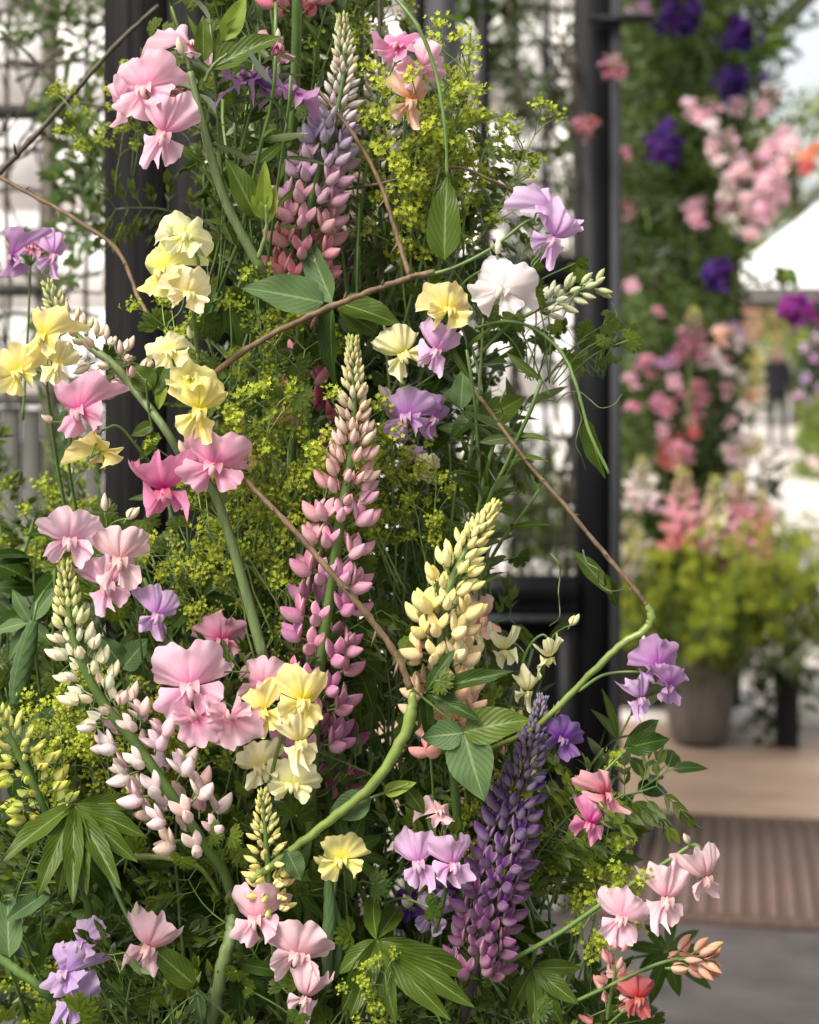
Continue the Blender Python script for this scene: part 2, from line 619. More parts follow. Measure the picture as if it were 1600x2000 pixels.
D = 4.1
jam = thing('door_frame', 'black painted door frame post with its lit side coloured pale grey beside the mat', 'door frame', (0, D, 0))
b = MB(); b.box((1128 - 800) / F * D, (1192 - 800) / F * D, 0, .10, 0, 2.15)
obj('shaft', b.mesh('shaft', M['black']), jam)
b = MB(); b.box((1193 - 800) / F * D, (1212 - 800) / F * D, -.012, .11, 0, 2.15)  # paler strip paints the light falling on the post's side face
obj('lit_side_strip', b.mesh('lit_side_strip', M['char_grey']), jam)
b = MB(); b.box((1150 - 800) / F * D, (1275 - 800) / F * D, -.035, -.014, 2.045, 2.062)
obj('bracket', b.mesh('bracket', M['black']), jam)

side = thing('glazed_side_panel', 'black half panel with moulded rails and a slim glazing bar beside the door frame', 'panel', (0, D, 0))
def rect(mb, a, bb, y0, y1, d0, d1, DD=4.1):
    mb.box((a - 800) / F * DD, (bb - 800) / F * DD, d0, d1, CH - (y1 - HY) / F * DD, CH - (y0 - HY) / F * DD)
def side_part(n, a, bb, y0, y1, d0, d1, m='black'):
    q = MB(); rect(q, a, bb, y0, y1, d0, d1)
    return obj(n, q.mesh(n, M[m]), side)
ZB = 736 + 1.2 * F / 4.1 - 2
side_part('top_rail', 830, 1127, 1128, 1172, -.03, .07)
side_part('moulding', 830, 1127, 1173, 1200, -.012, .06)
side_part('sill_bead', 830, 1127, 1201, 1212, -.024, .06, 'char_grey')
side_part('lower_panel', 832, 1127, 1213, ZB, .02, .05)
side_part('stile', 900, 934, 1213, ZB, -.006, .019)
side_part('stile', 1090, 1126, 1213, ZB, -.006, .019)
side_part('mid_rail', 952, 1127, 505, 560, -.01, .05)
side_part('glazing_bar', 934, 951, -400, 1127, -.02, .04)
side_part('bead', 952, 957, -400, 504, -.012, .03, 'char_grey')

# ------------------------------------------------------------------ wire trellises
def trellis(label, x0, x1, y0, y1, D, sx, sy, r, wob=0.006):
    t = thing('wire_trellis', label, 'trellis', P((x0 + x1) / 2, y1, D))
    o = Vector(t.location)
    x = x0
    while x <= x1:
        a, bb = P(x, y0, D) - o, P(x + random.uniform(-8, 8), y1, D) - o
        ps = [a.lerp(bb, i / 8) + Vector((random.uniform(-wob, wob), random.uniform(-wob, wob), 0)) for i in range(9)]
        q = MB(); q.tube(smooth_path(ps, 2), r, 5)
        obj('wire', q.mesh('wire', M['wire']), t)
        x += sx
    y = y0
    while y <= y1:
        a, bb = P(x0, y, D) - o, P(x1, y + random.uniform(-5, 5), D) - o
        ps = [a.lerp(bb, i / 6) + Vector((0, random.uniform(-wob, wob) + .004, random.uniform(-wob, wob))) for i in range(7)]
        q = MB(); q.tube(smooth_path(ps, 2), r, 5)
        obj('wire', q.mesh('wire', M['wire']), t)
        y += sy
    return t


trellis('dark wire grid trellis against the white wall between the door posts', 895, 1127, -120, 1100, 4.25, 57, 69, .0055)
trellis('dark wire grid trellis at the open side by the slatted fence', -130, 196, -120, 790, 3.3, 74, 82, .005)
pole = thing('trellis_pole', 'dark upright pole wrapped in leafy climber in front of the bright wall', 'pole', P(95, 736 + 1.2 * F / 3.0, 3.0))
q = MB(); q.tube([Vector((0, 0, 0)), Vector((.004, 0, 1)), Vector((0, 0, 2.4))], .014, 8)
obj('shaft', q.mesh('shaft', M['stem_dark']), pole)
q = MB(); q.box(-.35, -.012, -.012, .012, CH - (232 - HY) / F * 3 , CH - (206 - HY) / F * 3)
obj('cross_bar', q.mesh('cross_bar', M['fence']), pole)
q = MB(); q.box(-.35, -.012, -.012, .012, CH - (578 - HY) / F * 3 , CH - (556 - HY) / F * 3)
obj('cross_bar', q.mesh('cross_bar', M['fence']), pole)

fence = thing('slatted_fence', 'weathered grey fence of narrow upright slats at the open side', 'fence', (0, 3.15, 0))
fz = CH - (800 - HY) / F * 3.15
q = MB(); q.box(-.0165, .0165, 0, .018, .03, fz)
fm = q.mesh('slat', M['fence'])
for i in range(9):
    o = obj('slat', fm, fence, ((-60 + i * 40 - 800) / F * 3.15, 0, random.uniform(-.006, .006)))
for z in (.35, fz - .12):
    q = MB(); q.box((-80 - 800) / F * 3.15, (300 - 800) / F * 3.15, .019, .045, z, z + .06)
    obj('rail', q.mesh('rail', M['fence']), fence)
q = MB(); q.box((-80 - 800) / F * 3.15, (300 - 800) / F * 3.15, -.008, .03, fz + .008, fz + .03)
obj('cap_rail', q.mesh('cap_rail', M['fence']), fence)
for xx in (-70, 290):
    q = MB(); x = (xx - 800) / F * 3.15; q.box(x - .03, x + .03, .046, .10, 0, fz)
    obj('fence_post', q.mesh('fence_post', M['fence']), fence)

# planter that the front flowers stand in (below the frame)
plt = thing('planter_trough', 'dark timber planter trough holding the flowers in front of the partition', 'planter', (-.15, 1.42, 0))
q = MB()
q.box(-.42, .42, -.19, -.17, 0.006, .47); q.box(-.42, .42, .17, .19, 0.006, .47)
q.box(-.42, -.40, -.169, .169, 0.006, .47); q.box(.40, .42, -.169, .169, 0.006, .47); q.box(-.399, .399, -.169, .169, .02, .05)
obj('box', q.mesh('box', M['char']), plt)
q = MB(); q.box(-.398, .398, -.168, .168, .06, .43)
obj('soil', q.mesh('soil', M['soil']), plt)

# ------------------------------------------------------------------ sweet pea blooms
def petal_fan(mb, A, Rf, cen, flare, ruf, k, rnd, na=19, nr=8, tilt=0.0, cup=0.1, crease=0.05, mi=0):
    """fan shaped petal from the origin; cen = direction (angle from up), A = half opening"""
    ph, ph2 = rnd.random() * 6.28, rnd.random() * 6.28
    k2 = k * rnd.uniform(1.6, 2.1)
    pts, uvs = [], []
    lift = [rnd.uniform(-1, 1) for _ in range(5)]
    asym = (rnd.uniform(-.12, .22), rnd.uniform(-.12, .22))
    for j in range(nr):
        r = j / (nr - 1)
        for i in range(na):
            a = (2 * i / (na - 1) - 1)
            ang = cen + a * A
            Rr = Rf(a) * (1 + 0.06 * math.sin(0.8 * k * a * A + ph2) + 0.035 * math.sin(k2 * a * A + ph) + .018 * math.sin(3.3 * k * a * A) + .05 * lift[0] * a)
            rr = Rr * (0.06 + 0.94 * r)
            low = sum(l * math.sin((n + 1) * 1.3 * a + n) for n, l in enumerate(lift)) * 0.085
            y = flare * r * r + (cup + (asym[0] if a > 0 else asym[1])) * (a * a) * r * r * 1.2 + crease * math.exp(-(a / .12) ** 2) * r * (1.2 - r)
            y += ruf * r ** 3.6 * (math.sin(k * a * A + ph) + 0.5 * math.sin(k2 * a * A + ph2)) + low * r * r + .016 * r ** 6 * math.sin(2.7 * k * a * A + 2 * ph)
            sh = 1 - 0.35 * abs(flare) * r
            p = Vector((math.sin(ang) * rr * sh, y, math.cos(ang) * rr * sh))
            pts.append(p)
            uvs.append(((a + 1) / 2, r))
    off = Vector((rnd.random() * 50, rnd.random() * 50, rnd.random() * 50))
    out = []
    for p, (u, v) in zip(pts, uvs):
        n1 = noise.noise_vector(p * 2.6 + off)
        n2 = noise.noise_vector(p * 7.5 + off)
        d = n1 * (.075 * v) + n2 * (.028 * v * v)
        out.append(p + Vector((d.x * .6, d.y * 1.5, d.z * .6)))
    mb.grid(out, uvs, na, nr, mi)


BL = []
for v in range(10):
    rnd = random.Random(100 + v)
    mb = MB()
    fl = [.16, .28, .08, .34, .22, .12, .30, .20, .05, .26][v]
    petal_fan(mb, R([92, 84, 98, 80, 90, 102, 86, 82, 96, 88][v]),
              lambda a: .57 * (.86 + .14 * math.cos(2.4 * (abs(a) - .58))) * (1 - [.04, .14, .02, .10, .05, .16, .03, .08, .02, .12][v] * math.exp(-(a / .09) ** 2)),
              0, fl, rnd.uniform(.045, .075), rnd.uniform(5.2, 7.5), rnd, 61, 11, cup=rnd.uniform(.08, .2), crease=.07)
    std = mb.mesh('standard_petal', M['petal'])
    wings = []
    wa = [130, 145, 120, 152, 138, 126, 148, 134, 142, 124][v]
    for s in (-1, 1):
        mb = MB()
        wl = rnd.uniform(.43, .50)
        petal_fan(mb, R(rnd.uniform(33, 43)), lambda a: wl * (1 - .20 * a * a),
                  R(wa) * s, -rnd.uniform(.12, .34), rnd.uniform(.03, .055), rnd.uniform(6, 9), rnd, 33, 10, cup=rnd.uniform(.1, .28), crease=-.05)
        # the wing starts a little forward of the standard
        mb.v = [p + Vector((0, -.035, -.01)) for p in mb.v]
        wings.append(mb.mesh('wing_petal', M['petal']))
    mb = MB()
    pts = [Vector((0, -.02, .02)), Vector((.005 * (v % 3), -.09, .0)), Vector((0, -.15, -.05)), Vector((0, -.17, -.12)), Vector((0, -.13, -.17))]
    mb.tube(smooth_path(pts, 3), [.02, .03, .036, .042, .045, .046, .045, .042, .037, .032, .026, .018, .008], 8)
    # two small inner folds beside the keel
    for s in (-1, 1):
        mb.leaf(Vector((s * .02, -.05, .03)), Vector((s * .55, -.8, -.35)), Vector((0, -.3, 1)), .20, .15, .6, .7, 6, .5, rnd=rnd)
    keel = mb.mesh('keel', M['petal'])
    BL.append((std, wings, keel))
mb = MB()
pts = [Vector((0, .14, -.02)), Vector((0, .10, -.01)), Vector((0, .05, 0)), Vector((0, .0, 0))]
mb.tube(pts, [.018, .04, .06, .06], 8)
for i in range(5):
    a = i * 2 * PI / 5
    mb.leaf(Vector((math.cos(a) * .07, .03, math.sin(a) * .07)), Vector((math.cos(a) * .9, .05, math.sin(a) * .9)), Vector((0, 1, 0)), .11, .06, .1, -.1, 4)
CALYX = mb.mesh('calyx', M['calyx'])


def bloom(root, px, py, D, wpx, roll=0, yaw=0, pitch=0, col='pink', var=None, keelcol=None):
    v = random.randrange(10) if var is None else var
    s = wpx * 1.06 * D / F
    if abs(yaw) < 40:
        yaw += random.uniform(-20, 20)
    pitch += random.uniform(-14, 12)
    sq, st_ = random.uniform(.84, 1.04), random.uniform(.88, 1.12)
    rot = Matrix.Rotation(R(roll), 4, 'Y') @ Matrix.Rotation(R(yaw), 4, 'Z') @ Matrix.Rotation(R(pitch), 4, 'X')
    loc = P(px, py, D) - Vector(root.location)
    c = vary(COLR[col] if isinstance(col, str) else col)
    std, wings, keel = BL[v]
    sx = random.choice((-1, 1))
    o = obj('bloom', std, root, mat=Matrix.Translation(loc) @ rot @ Matrix.Diagonal((s * sx * sq, s, s * st_, 1)), color=c)
    for w in wings:
        obj('wing_petal', w, o, color=vary(c, .03))
    obj('keel', keel, o, color=mixc(c, COLR['cream'], keelcol if keelcol is not None else .18))
    obj('calyx', CALYX, o, mat=Matrix.Translation((0, .035, 0)))
    back = loc + rot @ Vector((0, .13 * s, -.02 * s))
    return back, rot @ Vector((0, 1, 0))


def sweet_pea(label, stem_pts, blooms, r=5, mat='stem', group=None):
    """stem_pts: (px, py, D) from base to tip; blooms: dicts/tuples"""
    base = P(*stem_pts[0])
    t = thing('sweet_pea', label, 'flower', base, group)
    pts = smooth_path([P(*p) - base for p in stem_pts], 8)
    D0 = stem_pts[0][2]
    rr = r * D0 / F / 2
    mb = MB()
    mb.tube(pts, [rr * lerp(1.15, .75, i / len(pts)) for i in range(len(pts))], 14 if r > 15 else 7, ridge=.07 if r > 15 else 0)
    for bl in blooms:
        back, bd = bloom(t, *bl)
        # pedicel from the calyx to the closest stem point
        best = min(range(len(pts)), key=lambda i: (pts[i] - back).length + (0.25 * max(0, pts[i].z - back.z)))
        q = pts[best]
        dd = (q - back).length
        m1 = back + bd * dd * .35
        m2 = q.lerp(back, .35) + Vector((0, .003, .004))
        mb.tube(smooth_path([back, m1, m2, q], 4), rr * .55, 5)
    tip = pts[-1]
    for kk in range(random.choice((0, 1, 1, 2))):
        a = random.uniform(0, 6.28)
        dv = Vector((math.cos(a), -.35, abs(math.sin(a)) + .25)).normalized()
        e = tip + dv * random.uniform(.012, .022)
        mb.tube(smooth_path([tip, tip + dv * .006 + Vector((0, 0, .003)), e], 3), rr * .5, 5)
        c0 = blooms[0][7]
        sb = random.uniform(.008, .013)
        obj('bud', FLO[1][kk], t, mat=Matrix.Translation(e) @ frame(dv, Vector((0, 0, 1))) @ Matrix.Scale(sb, 4), color=mixc(COLR[c0], lin('#B4BC78'), .5))
    obj('stem', mb.mesh('stem', M[mat]), t)
    return t


# ------------------------------------------------------------------ lupin florets
def pouch(mb, L, h, w, up, n=9, m=9, z0=0.0):
    rows, uvs = [], []
    for k in range(m):
        s = k / (m - 1)
        prof = max(.03, math.sin(PI * min(1, .10 + s * .89)) ** .66) * (1.05 - .20 * s)
        c = Vector((L * s, 0, z0 + up * s ** 2.2))
        t = Vector((L, 0, up * 2.2 * s ** 1.2)).normalized()
        nrm = Vector((-t.z, 0, t.x))
        for i in range(n):
            a = 2 * PI * i / n
            pinch = 1 - .62 * max(0, math.cos(a)) * (.3 + .7 * s)
            rows.append(c + nrm * (math.cos(a) * h * prof) + Vector((0, math.sin(a) * w * prof * pinch, 0)))
            uvs.append((i / n, s))
    mb.grid(rows, uvs, n, m, 0, True)


def make_floret(stage, seed):
    rnd = random.Random(seed)
    mb = MB()
    if stage == 0:
        pouch(mb, 1.0, .24, .24, .12, 7, 6)
        mb.tube([Vector((-.25, 0, -.05)), Vector((.1, 0, 0))], .06, 5, 1)
    elif stage == 1:
        pouch(mb, 1.0, .25, .22, .22, 9, 8)
        for s in (-1, 1):
            mb.leaf(Vector((.0, s * .12, .08)), Vector((.85, s * .15, .45)), Vector((-.4, s * .8, .4)), .75, .42, .3, .2, 5, .6, rnd=rnd)
        mb.tube([Vector((-.4, 0, -.14)), Vector((-.1, 0, -.02)), Vector((.06, 0, 0))], .05, 5, 1)
    else:
        pouch(mb, 1.0, .31, .26, .36, 10, 10, -.06)
        # banner: two plump pointed lobes reflexed up and apart behind the pouch
        for s in (-1, 1):
            rows, uvs = [], []
            hgt = rnd.uniform(.74, .90)
            out = rnd.uniform(.26, .42)
            for k in range(8):
                v = k / 7
                w = .27 * max(.04, math.sin(PI * min(1, .16 + .84 * v)) ** .7) * (1.06 - .18 * v)
                c = Vector((.06 + .30 * v - .16 * v * v, s * (.05 + out * v - .10 * v * v), .06 + hgt * v))
                n1 = Vector((.92, -s * .35, -.1)).normalized()
                sd = Vector((.35, s * .92, .1)).normalized()
                for i in range(8):
                    a = 2 * PI * i / 8
                    rows.append(c + sd * (math.cos(a) * w) + n1 * (math.sin(a) * w * .46 + .10 * math.cos(a) ** 2 * w))
                    uvs.append((i / 8, .25 + .75 * v))
            mb.grid(rows, uvs, 8, 8, 2, True)
        mb.tube([Vector((-.5, 0, -.16)), Vector((-.2, 0, -.04)), Vector((.08, 0, .02))], .045, 5, 1)
    return mb.mesh('floret', [M['floret'], M['calyx'], M['banner']])


FLO = {st: [make_floret(st, 40 + st * 7 + k) for k in range(3)] for st in (0, 1, 2)}


def lupin(label, axis, stops, n=7, spread=1.0, stem_r=9, stem='stem', base=None, group=None, seed=1, el=(62, 6), cull=0.0, name='lupin'):
    """axis from tip to foot (px,py,D). stops: (t, floret length px, reach px, spacing px, stage, colour)"""
    rnd = random.Random(seed)
    foot = P(*axis[-1])
    root_pts = [P(*p) for p in axis]
    if base:
        root_pts = root_pts + [P(*p) for p in base]
    t_o = thing(name, label, 'flower', root_pts[-1], group)
    o0 = root_pts[-1]
    full = smooth_path([p - o0 for p in root_pts], 8)
    D = axis[0][2]
    sr = stem_r * D / F / 2
    mb = MB()
    nfull = len(full)
    mb.tube(full, [sr * min(1.25, .35 + 1.1 * i / nfull * 2) for i in range(nfull)], 8)
    obj('stem', mb.mesh('stem', M[stem]), t_o)
    ax = smooth_path([P(*p) - o0 for p in axis], 10)
    cum = [0]
    for i in range(1, len(ax)):
        cum.append(cum[-1] + (ax[i] - ax[i - 1]).length)
    L = cum[-1]

    def at(d):
        for i in range(1, len(ax)):
            if cum[i] >= d or i == len(ax) - 1:
                u = (d - cum[i - 1]) / max(1e-9, cum[i] - cum[i - 1])
                return ax[i - 1].lerp(ax[i], u), (ax[i - 1] - ax[i]).normalized()

    def val(t):
        for a, bb in zip(stops, stops[1:]):
            if t <= bb[0]:
                u = (t - a[0]) / max(1e-6, bb[0] - a[0])
                return [lerp(a[k], bb[k], u) for k in (1, 2, 3)] + [a[4], mixc(a[5], bb[5], u)]
        return list(stops[-1][1:4]) + [stops[-1][4], stops[-1][5]]
    d = 0.0
    px = D / F
    wh = 0
    while d < L:
        t = d / L
        fl, reach, sp, stage, colr = val(t)
        p, T = at(d)
        nn = max(4, int(round(n + .5 + rnd.uniform(-.6, .6))))
        a0 = rnd.random() * 6.28
        ex = T.orthogonal().normalized()
        ey = T.cross(ex)
        e = lerp(el[0], el[1], min(1, t * 1.6))
        for i in range(nn):
            if rnd.random() < cull:
                continue
            a = a0 + 2 * PI * i / nn + rnd.uniform(-.16, .16)
            rd = ex * math.cos(a) + ey * math.sin(a)
            ee = R(e + rnd.uniform(-9, 9))
            outv = rd * math.cos(ee) + T * math.sin(ee)
            upv = T * math.cos(ee) - rd * math.sin(ee)
            s = fl * px * rnd.uniform(.78, 1.02)
            loc = p + rd * (reach * px * spread) + T * rnd.uniform(-.22, .22) * sp * px + outv * (.12 * s)
            m4 = Matrix.Translation(loc) @ frame(outv, upv) @ Matrix.Rotation(rnd.uniform(-.25, .25), 4, 'X') @ Matrix.Diagonal((s, s, s, 1))
            c = mixc(colr, tuple(x * rnd.uniform(.8, 1.1) for x in colr), .6)
            obj('floret', FLO[stage][rnd.randrange(3)], t_o, mat=m4, color=c)
        d += sp * px
        wh += 1
    # little bract tuft on the tip
    return t_o


# ------------------------------------------------------------------ leaves
def leaf_mesh(name, shape, fold, curl, wavy, mat, nl=10, ns=7, seed=0):
    mb = MB()
    mb.leaf(Vector((0, 0, 0)), Vector((1, 0, 0)), Vector((0, 0, 1)), 1.0, 1.0, fold, curl, nl, shape, 0, wavy, ns, random.Random(seed))
    return mb.mesh(name, M[mat])


LEAF = {}


def get_leaf(kind, mat, seed):
    key = (kind, mat, seed % 3)
    if key not in LEAF:
        sh, fo, cu, wa = dict(ovate=(.62, .18, .16, .03), lance=(.85, .12, .22, .03), round=(.7, .2, .12, .05))[kind]
        LEAF[key] = leaf_mesh('leaf', sh, fo, cu * (1 + .4 * (seed % 3)), wa, mat, seed=seed)
    return LEAF[key]


def put_leaf(name, root, base, tip, wpx, kind='ovate', mat='leaf', nrm=None, seed=None, D=None):
    """leaf blade from base point to tip point (world), width in px at that distance"""
    o0 = Vector(root.location) if root is not None else Vector()
    d = tip - base
    L = d.length
    n = nrm or Vector((random.uniform(-.25, .25), -1, random.uniform(.1, .55)))
    W = wpx * base.y / F
    m4 = Matrix.Translation(base - o0) @ frame(d, n) @ Matrix.Diagonal((L * 1.06, W, L * .9, 1))
    return obj(name, get_leaf(kind, mat, seed if seed is not None else random.randrange(3)), root, mat=m4)


def lupin_leaf(label, cx, cy, D, tips, wpx=38, mat='leaf', stalk=None, group=None, dz=0.0):
    c = P(cx, cy, D)
    foot = P(*stalk[-1]) if stalk else c + Vector((0.01, .1, -.12))
    t = thing('lupin_leaf', label, 'leaf', foot, group)
    pts = [c] + ([P(*s) for s in stalk] if stalk else [c + Vector((.004, .04, -.03)), foot])
    mb = MB()
    mb.tube(smooth_path([p - foot for p in pts], 6), 4.5 * D / F / 1.6, 6)
    obj('stalk', mb.mesh('stalk', M['stem']), t)
    for tp in tips:
        tx, ty = tp[0], tp[1]
        dd = tp[2] if len(tp) > 2 else random.uniform(-.03, .015)
        tip = P(tx, ty, D + dd)
        put_leaf('leaflet', t, c, tip, tp[3] if len(tp) > 3 else wpx, 'lance', mat,
                 Vector((random.uniform(-.3, .3), -1, random.uniform(.2, .9))))
    return t


def branch(name, label, pts, r0, r1, mat='twig', cat='branch', leaves=(), n=8, ridge=0.0, group=None, knots=True, swell=False):
    base = P(*pts[0])
    t = thing(name, label, cat, base, group)
    ps = smooth_path([P(*p) - base for p in pts], 8)
    D = pts[0][2]
    k = len(ps)
    rad = [lerp(r0, r1, i / k) * D / F / 2 * (1 + (.10 * math.sin(i * 1.7) + (.22 if i % 16 == 8 else 0) if knots else 0)) for i in range(k)]
    ps = [p + Vector((random.uniform(-1, 1), 0, random.uniform(-1, 1))) * rad[i] * .16 for i, p in enumerate(ps)]
    if swell:
        rad = [r * min(1, .48 + .075 * i) * (1 + .05 * math.sin(i * .9)) for i, r in enumerate(rad)]
    mb = MB()
    mb.tube(ps, rad, n, ridge=ridge)
    if mat in ('twig', 'stem_dark', 'bark') and knots:
        for i in range(5, k - 3, 7):            # side buds and stubs
            T = (ps[i + 1] - ps[i - 1]).normalized()
            sd = T.orthogonal().normalized()
            sd = (Matrix.Rotation(random.uniform(0, 6.28), 3, T) @ sd + T * .7).normalized()
            L = rad[i] * random.choice((1.8, 2.4, 4.5))
            mb.tube([ps[i], ps[i] + sd * (rad[i] + L * .5), ps[i] + sd * (rad[i] + L)], [rad[i] * .5, rad[i] * .42, rad[i] * .08], 5)
    obj('stem', mb.mesh('stem', M[mat]), t)
    for lf in leaves:
        bx, by, tx, ty, w, kind, lm = lf[:7]
        dd = lf[7] if len(lf) > 7 else -.01
        put_leaf('leaf', t, P(bx, by, D - .003), P(tx, ty, D + dd), w, kind, lm, lf[8] if len(lf) > 8 else None)
    return t


# ------------------------------------------------------------------ filler sprigs (built once, copied as individuals)
def rdir(rnd, up=0.6, spread=1.0):
    v = Vector((rnd.uniform(-1, 1) * spread, rnd.uniform(-1, 1) * spread, up + rnd.uniform(-.3, .3)))
    return v.normalized()


def sprig_vetch(seed):
    rnd = random.Random(seed)
    st, lf = MB(), MB()
    for s in range(3):
        p = Vector((rnd.uniform(-.015, .015), rnd.uniform(-.015, .015), 0))
        d = rdir(rnd, 1.3)
        pts = [p.copy()]
        for k in range(12):
            d = (d + Vector((rnd.uniform(-.3, .3), rnd.uniform(-.3, .3), rnd.uniform(-.25, .12)))).normalized()
            p = p + d * .014
            pts.append(p.copy())
            if k > 0:
                for sg in (-1, 1):
                    sd = d.cross(Vector((rnd.uniform(-.4, .4), -1, rnd.uniform(-.2, .6)))).normalized() * sg
                    # a side stalk with pairs of leaflets
                    if rnd.random() < .85:
                        q = p.copy()
                        dd = (sd + d * .5).normalized()
                        for m in range(rnd.randrange(2, 5)):
                            q2 = q + dd * .009
                            lf.leaf(q2, (dd + sd * .2 + d * .9 * rnd.uniform(.2, 1)).normalized(), rdir(rnd, .4), rnd.uniform(.011, .019), rnd.uniform(.005, .008), .3, .3, 4, .6, rnd=rnd)
                            lf.leaf(q2, (dd + sd * .2 - d * .7 * rnd.uniform(.2, 1)).normalized(), rdir(rnd, .4), rnd.uniform(.011, .019), rnd.uniform(.005, .008), .3, .3, 4, .6, rnd=rnd)
                            q = q2
                        lf.leaf(q, dd, rdir(rnd, .4), .019, .008, .3, .3, 4, .6, rnd=rnd)
                        st.tube([p, q], .0005, 4, cap=False)
        st.tube(pts, [.0014 - .0008 * i / len(pts) for i in range(len(pts))], 5)
    return st, lf


def sprig_narrow(seed):
    rnd = random.Random(seed)
    st, lf = MB(), MB()
    for s in range(6):
        p = Vector((rnd.uniform(-.035, .035), rnd.uniform(-.03, .03), 0))
        d = Vector((rnd.uniform(-.22, .22), rnd.uniform(-.22, .22), 1)).normalized()
        L = rnd.uniform(.13, .26)
        pts = [p.copy()]
        for k in range(9):
            d = (d + Vector((rnd.uniform(-.1, .1), rnd.uniform(-.1, .1), .02))).normalized()
            p = p + d * L / 9
            pts.append(p.copy())
            for _ in range(2):
                if rnd.random() < .6:
                    ld = (rdir(rnd, .55)).normalized()
                    lf.leaf(p, ld, rdir(rnd, .3), rnd.uniform(.025, .055), rnd.uniform(.005, .011), .25, rnd.uniform(.1, .8), 6, .8, rnd=rnd)
        st.tube(pts, rnd.uniform(.0010, .0020), 5)
    return st, lf


def sprig_lobed(seed):
    rnd = random.Random(seed)
    st, lf = MB(), MB()
    for s in range(15):
        p0 = Vector((rnd.uniform(-.02, .02), rnd.uniform(-.02, .02), 0))
        d = rdir(rnd, .9)
        L = rnd.uniform(.05, .14)
        mid = p0 + d * L * .5 + Vector((0, 0, .01))
        c = p0 + d * L
        st.tube(smooth_path([p0, mid, c], 4), .0009, 5)
        nrm = (Vector((rnd.uniform(-.5, .5), -1, rnd.uniform(0, 1)))).normalized()
        sz = rnd.uniform(.011, .021)
        u = nrm.orthogonal().normalized()
        w = nrm.cross(u)
        a0 = rnd.random() * 6.28
        for i in range(5):
            a = a0 + (i - 2) * .72
            dd = u * math.cos(a) + w * math.sin(a)
            lf.leaf(c, dd, nrm, sz, sz * .55, .2, .25, 5, .75, rnd=rnd)
            for sg in (-1, 1):
                d2 = u * math.cos(a + sg * .45) + w * math.sin(a + sg * .45)
                lf.leaf(c + dd * sz * .45, d2, nrm, sz * .5, sz * .22, .2, .3, 4, .75, rnd=rnd)
    return st, lf


def sprig_broad(seed):
    rnd = random.Random(seed)
    st, lf = MB(), MB()
    p = Vector((0, 0, 0))
    d = Vector((rnd.uniform(-.3, .3), rnd.uniform(-.3, .1), 1)).normalized()
    pts = [p.copy()]
    for k in range(9):
        d = (d + Vector((rnd.uniform(-.2, .2), rnd.uniform(-.2, .2), .0))).normalized()
        p = p + d * .022
        pts.append(p.copy())
        for _ in range(2):
            ld = rdir(rnd, .1)
            lf.leaf(p + ld * .006, ld, Vector((rnd.uniform(-.4, .4), -.6, .9)), rnd.uniform(.035, .06), rnd.uniform(.014, .026), .2, rnd.uniform(.2, .6), 7, .62, 0, .03, 5, rnd=rnd)
            st.tube([p, p + ld * .01], .0008, 4, cap=False)
    st.tube(pts, [.0020 - .0012 * i / 10 for i in range(10)], 6)
    return st, lf


def sprig_palm(seed):
    rnd = random.Random(seed)
    st, lf = MB(), MB()
    for s in range(3):
        p0 = Vector((0, 0, 0))
        d = rdir(rnd, .9)
        L = rnd.uniform(.08, .16)
        c = p0 + d * L
        st.tube(smooth_path([p0, p0 + d * L * .5 + Vector((0, 0, .012)), c], 5), .0014, 6)
        nrm = Vector((rnd.uniform(-.6, .6), -.8, rnd.uniform(.2, 1))).normalized()
        u = nrm.orthogonal().normalized()
        w = nrm.cross(u)
        for i in range(9):
            a = i * 2 * PI / 9 + rnd.uniform(-.1, .1)
            dd = (u * math.cos(a) + w * math.sin(a) - nrm * .1).normalized()
            lf.leaf(c, dd, nrm, rnd.uniform(.04, .058), rnd.uniform(.010, .015), .3, rnd.uniform(.2, .6), 7, .9, 0, 0, 3, rnd=rnd)
    return st, lf


def star(mb, c, nrm, r, rnd, mi=0):
    u = nrm.orthogonal().normalized()
    w = nrm.cross(u)
    a0 = rnd.random() * 6.28
    vs, uvs = [c], [(.2, 0)]
    for i in range(10):
        a = a0 + i * PI / 5
        rr = r if i % 2 == 0 else r * .5
        vs.append(c + (u * math.cos(a) + w * math.sin(a)) * rr + nrm * (r * .3 if i % 2 == 0 else 0))
        uvs.append((.2, 1))
    mb.add(vs, [(0, 1 + i, 1 + (i + 1) % 10) for i in range(10)], uvs, mi)


def sprig_mantle(seed):
    """lady's mantle: branching stalks carrying a froth of tiny star florets"""
    rnd = random.Random(seed)
    st, lf = MB(), MB()
    for s in range(2):
        p = Vector((rnd.uniform(-.01, .01), rnd.uniform(-.01, .01), 0))
        d = Vector((rnd.uniform(-.3, .3), rnd.uniform(-.35, .1), 1)).normalized()
        pts = [p.copy()]
        for k in range(8):
            d = (d + Vector((rnd.uniform(-.15, .15), rnd.uniform(-.15, .15), .03))).normalized()
            p = p + d * .017
            pts.append(p.copy())
            if k > 1:
                for _ in range(2):
                    b = rdir(rnd, .75)
                    e = p + b * rnd.uniform(.014, .034)
                    st.tube([p, p.lerp(e, .5) + Vector((0, 0, .002)), e], .0005, 4, cap=False)
                    for m in range(rnd.randrange(5, 8)):
                        b2 = (b + rdir(rnd, .3, 1.2)).normalized()
                        e2 = e + b2 * rnd.uniform(.003, .011)
                        st.tube([e, e2], .0003, 3, cap=False)
                        for z in range(rnd.randrange(5, 8)):
                            q = e2 + Vector((rnd.gauss(0, 1), rnd.gauss(0, 1), rnd.gauss(0, 1))) * 0.0029
                            star(lf, q, (rdir(rnd, .6) + Vector((0, -.5, 0))).normalized(), rnd.uniform(.0016, .0027), rnd)
        st.tube(pts, [.0011 - .0006 * i / len(pts) for i in range(len(pts))], 5)
    return st, lf


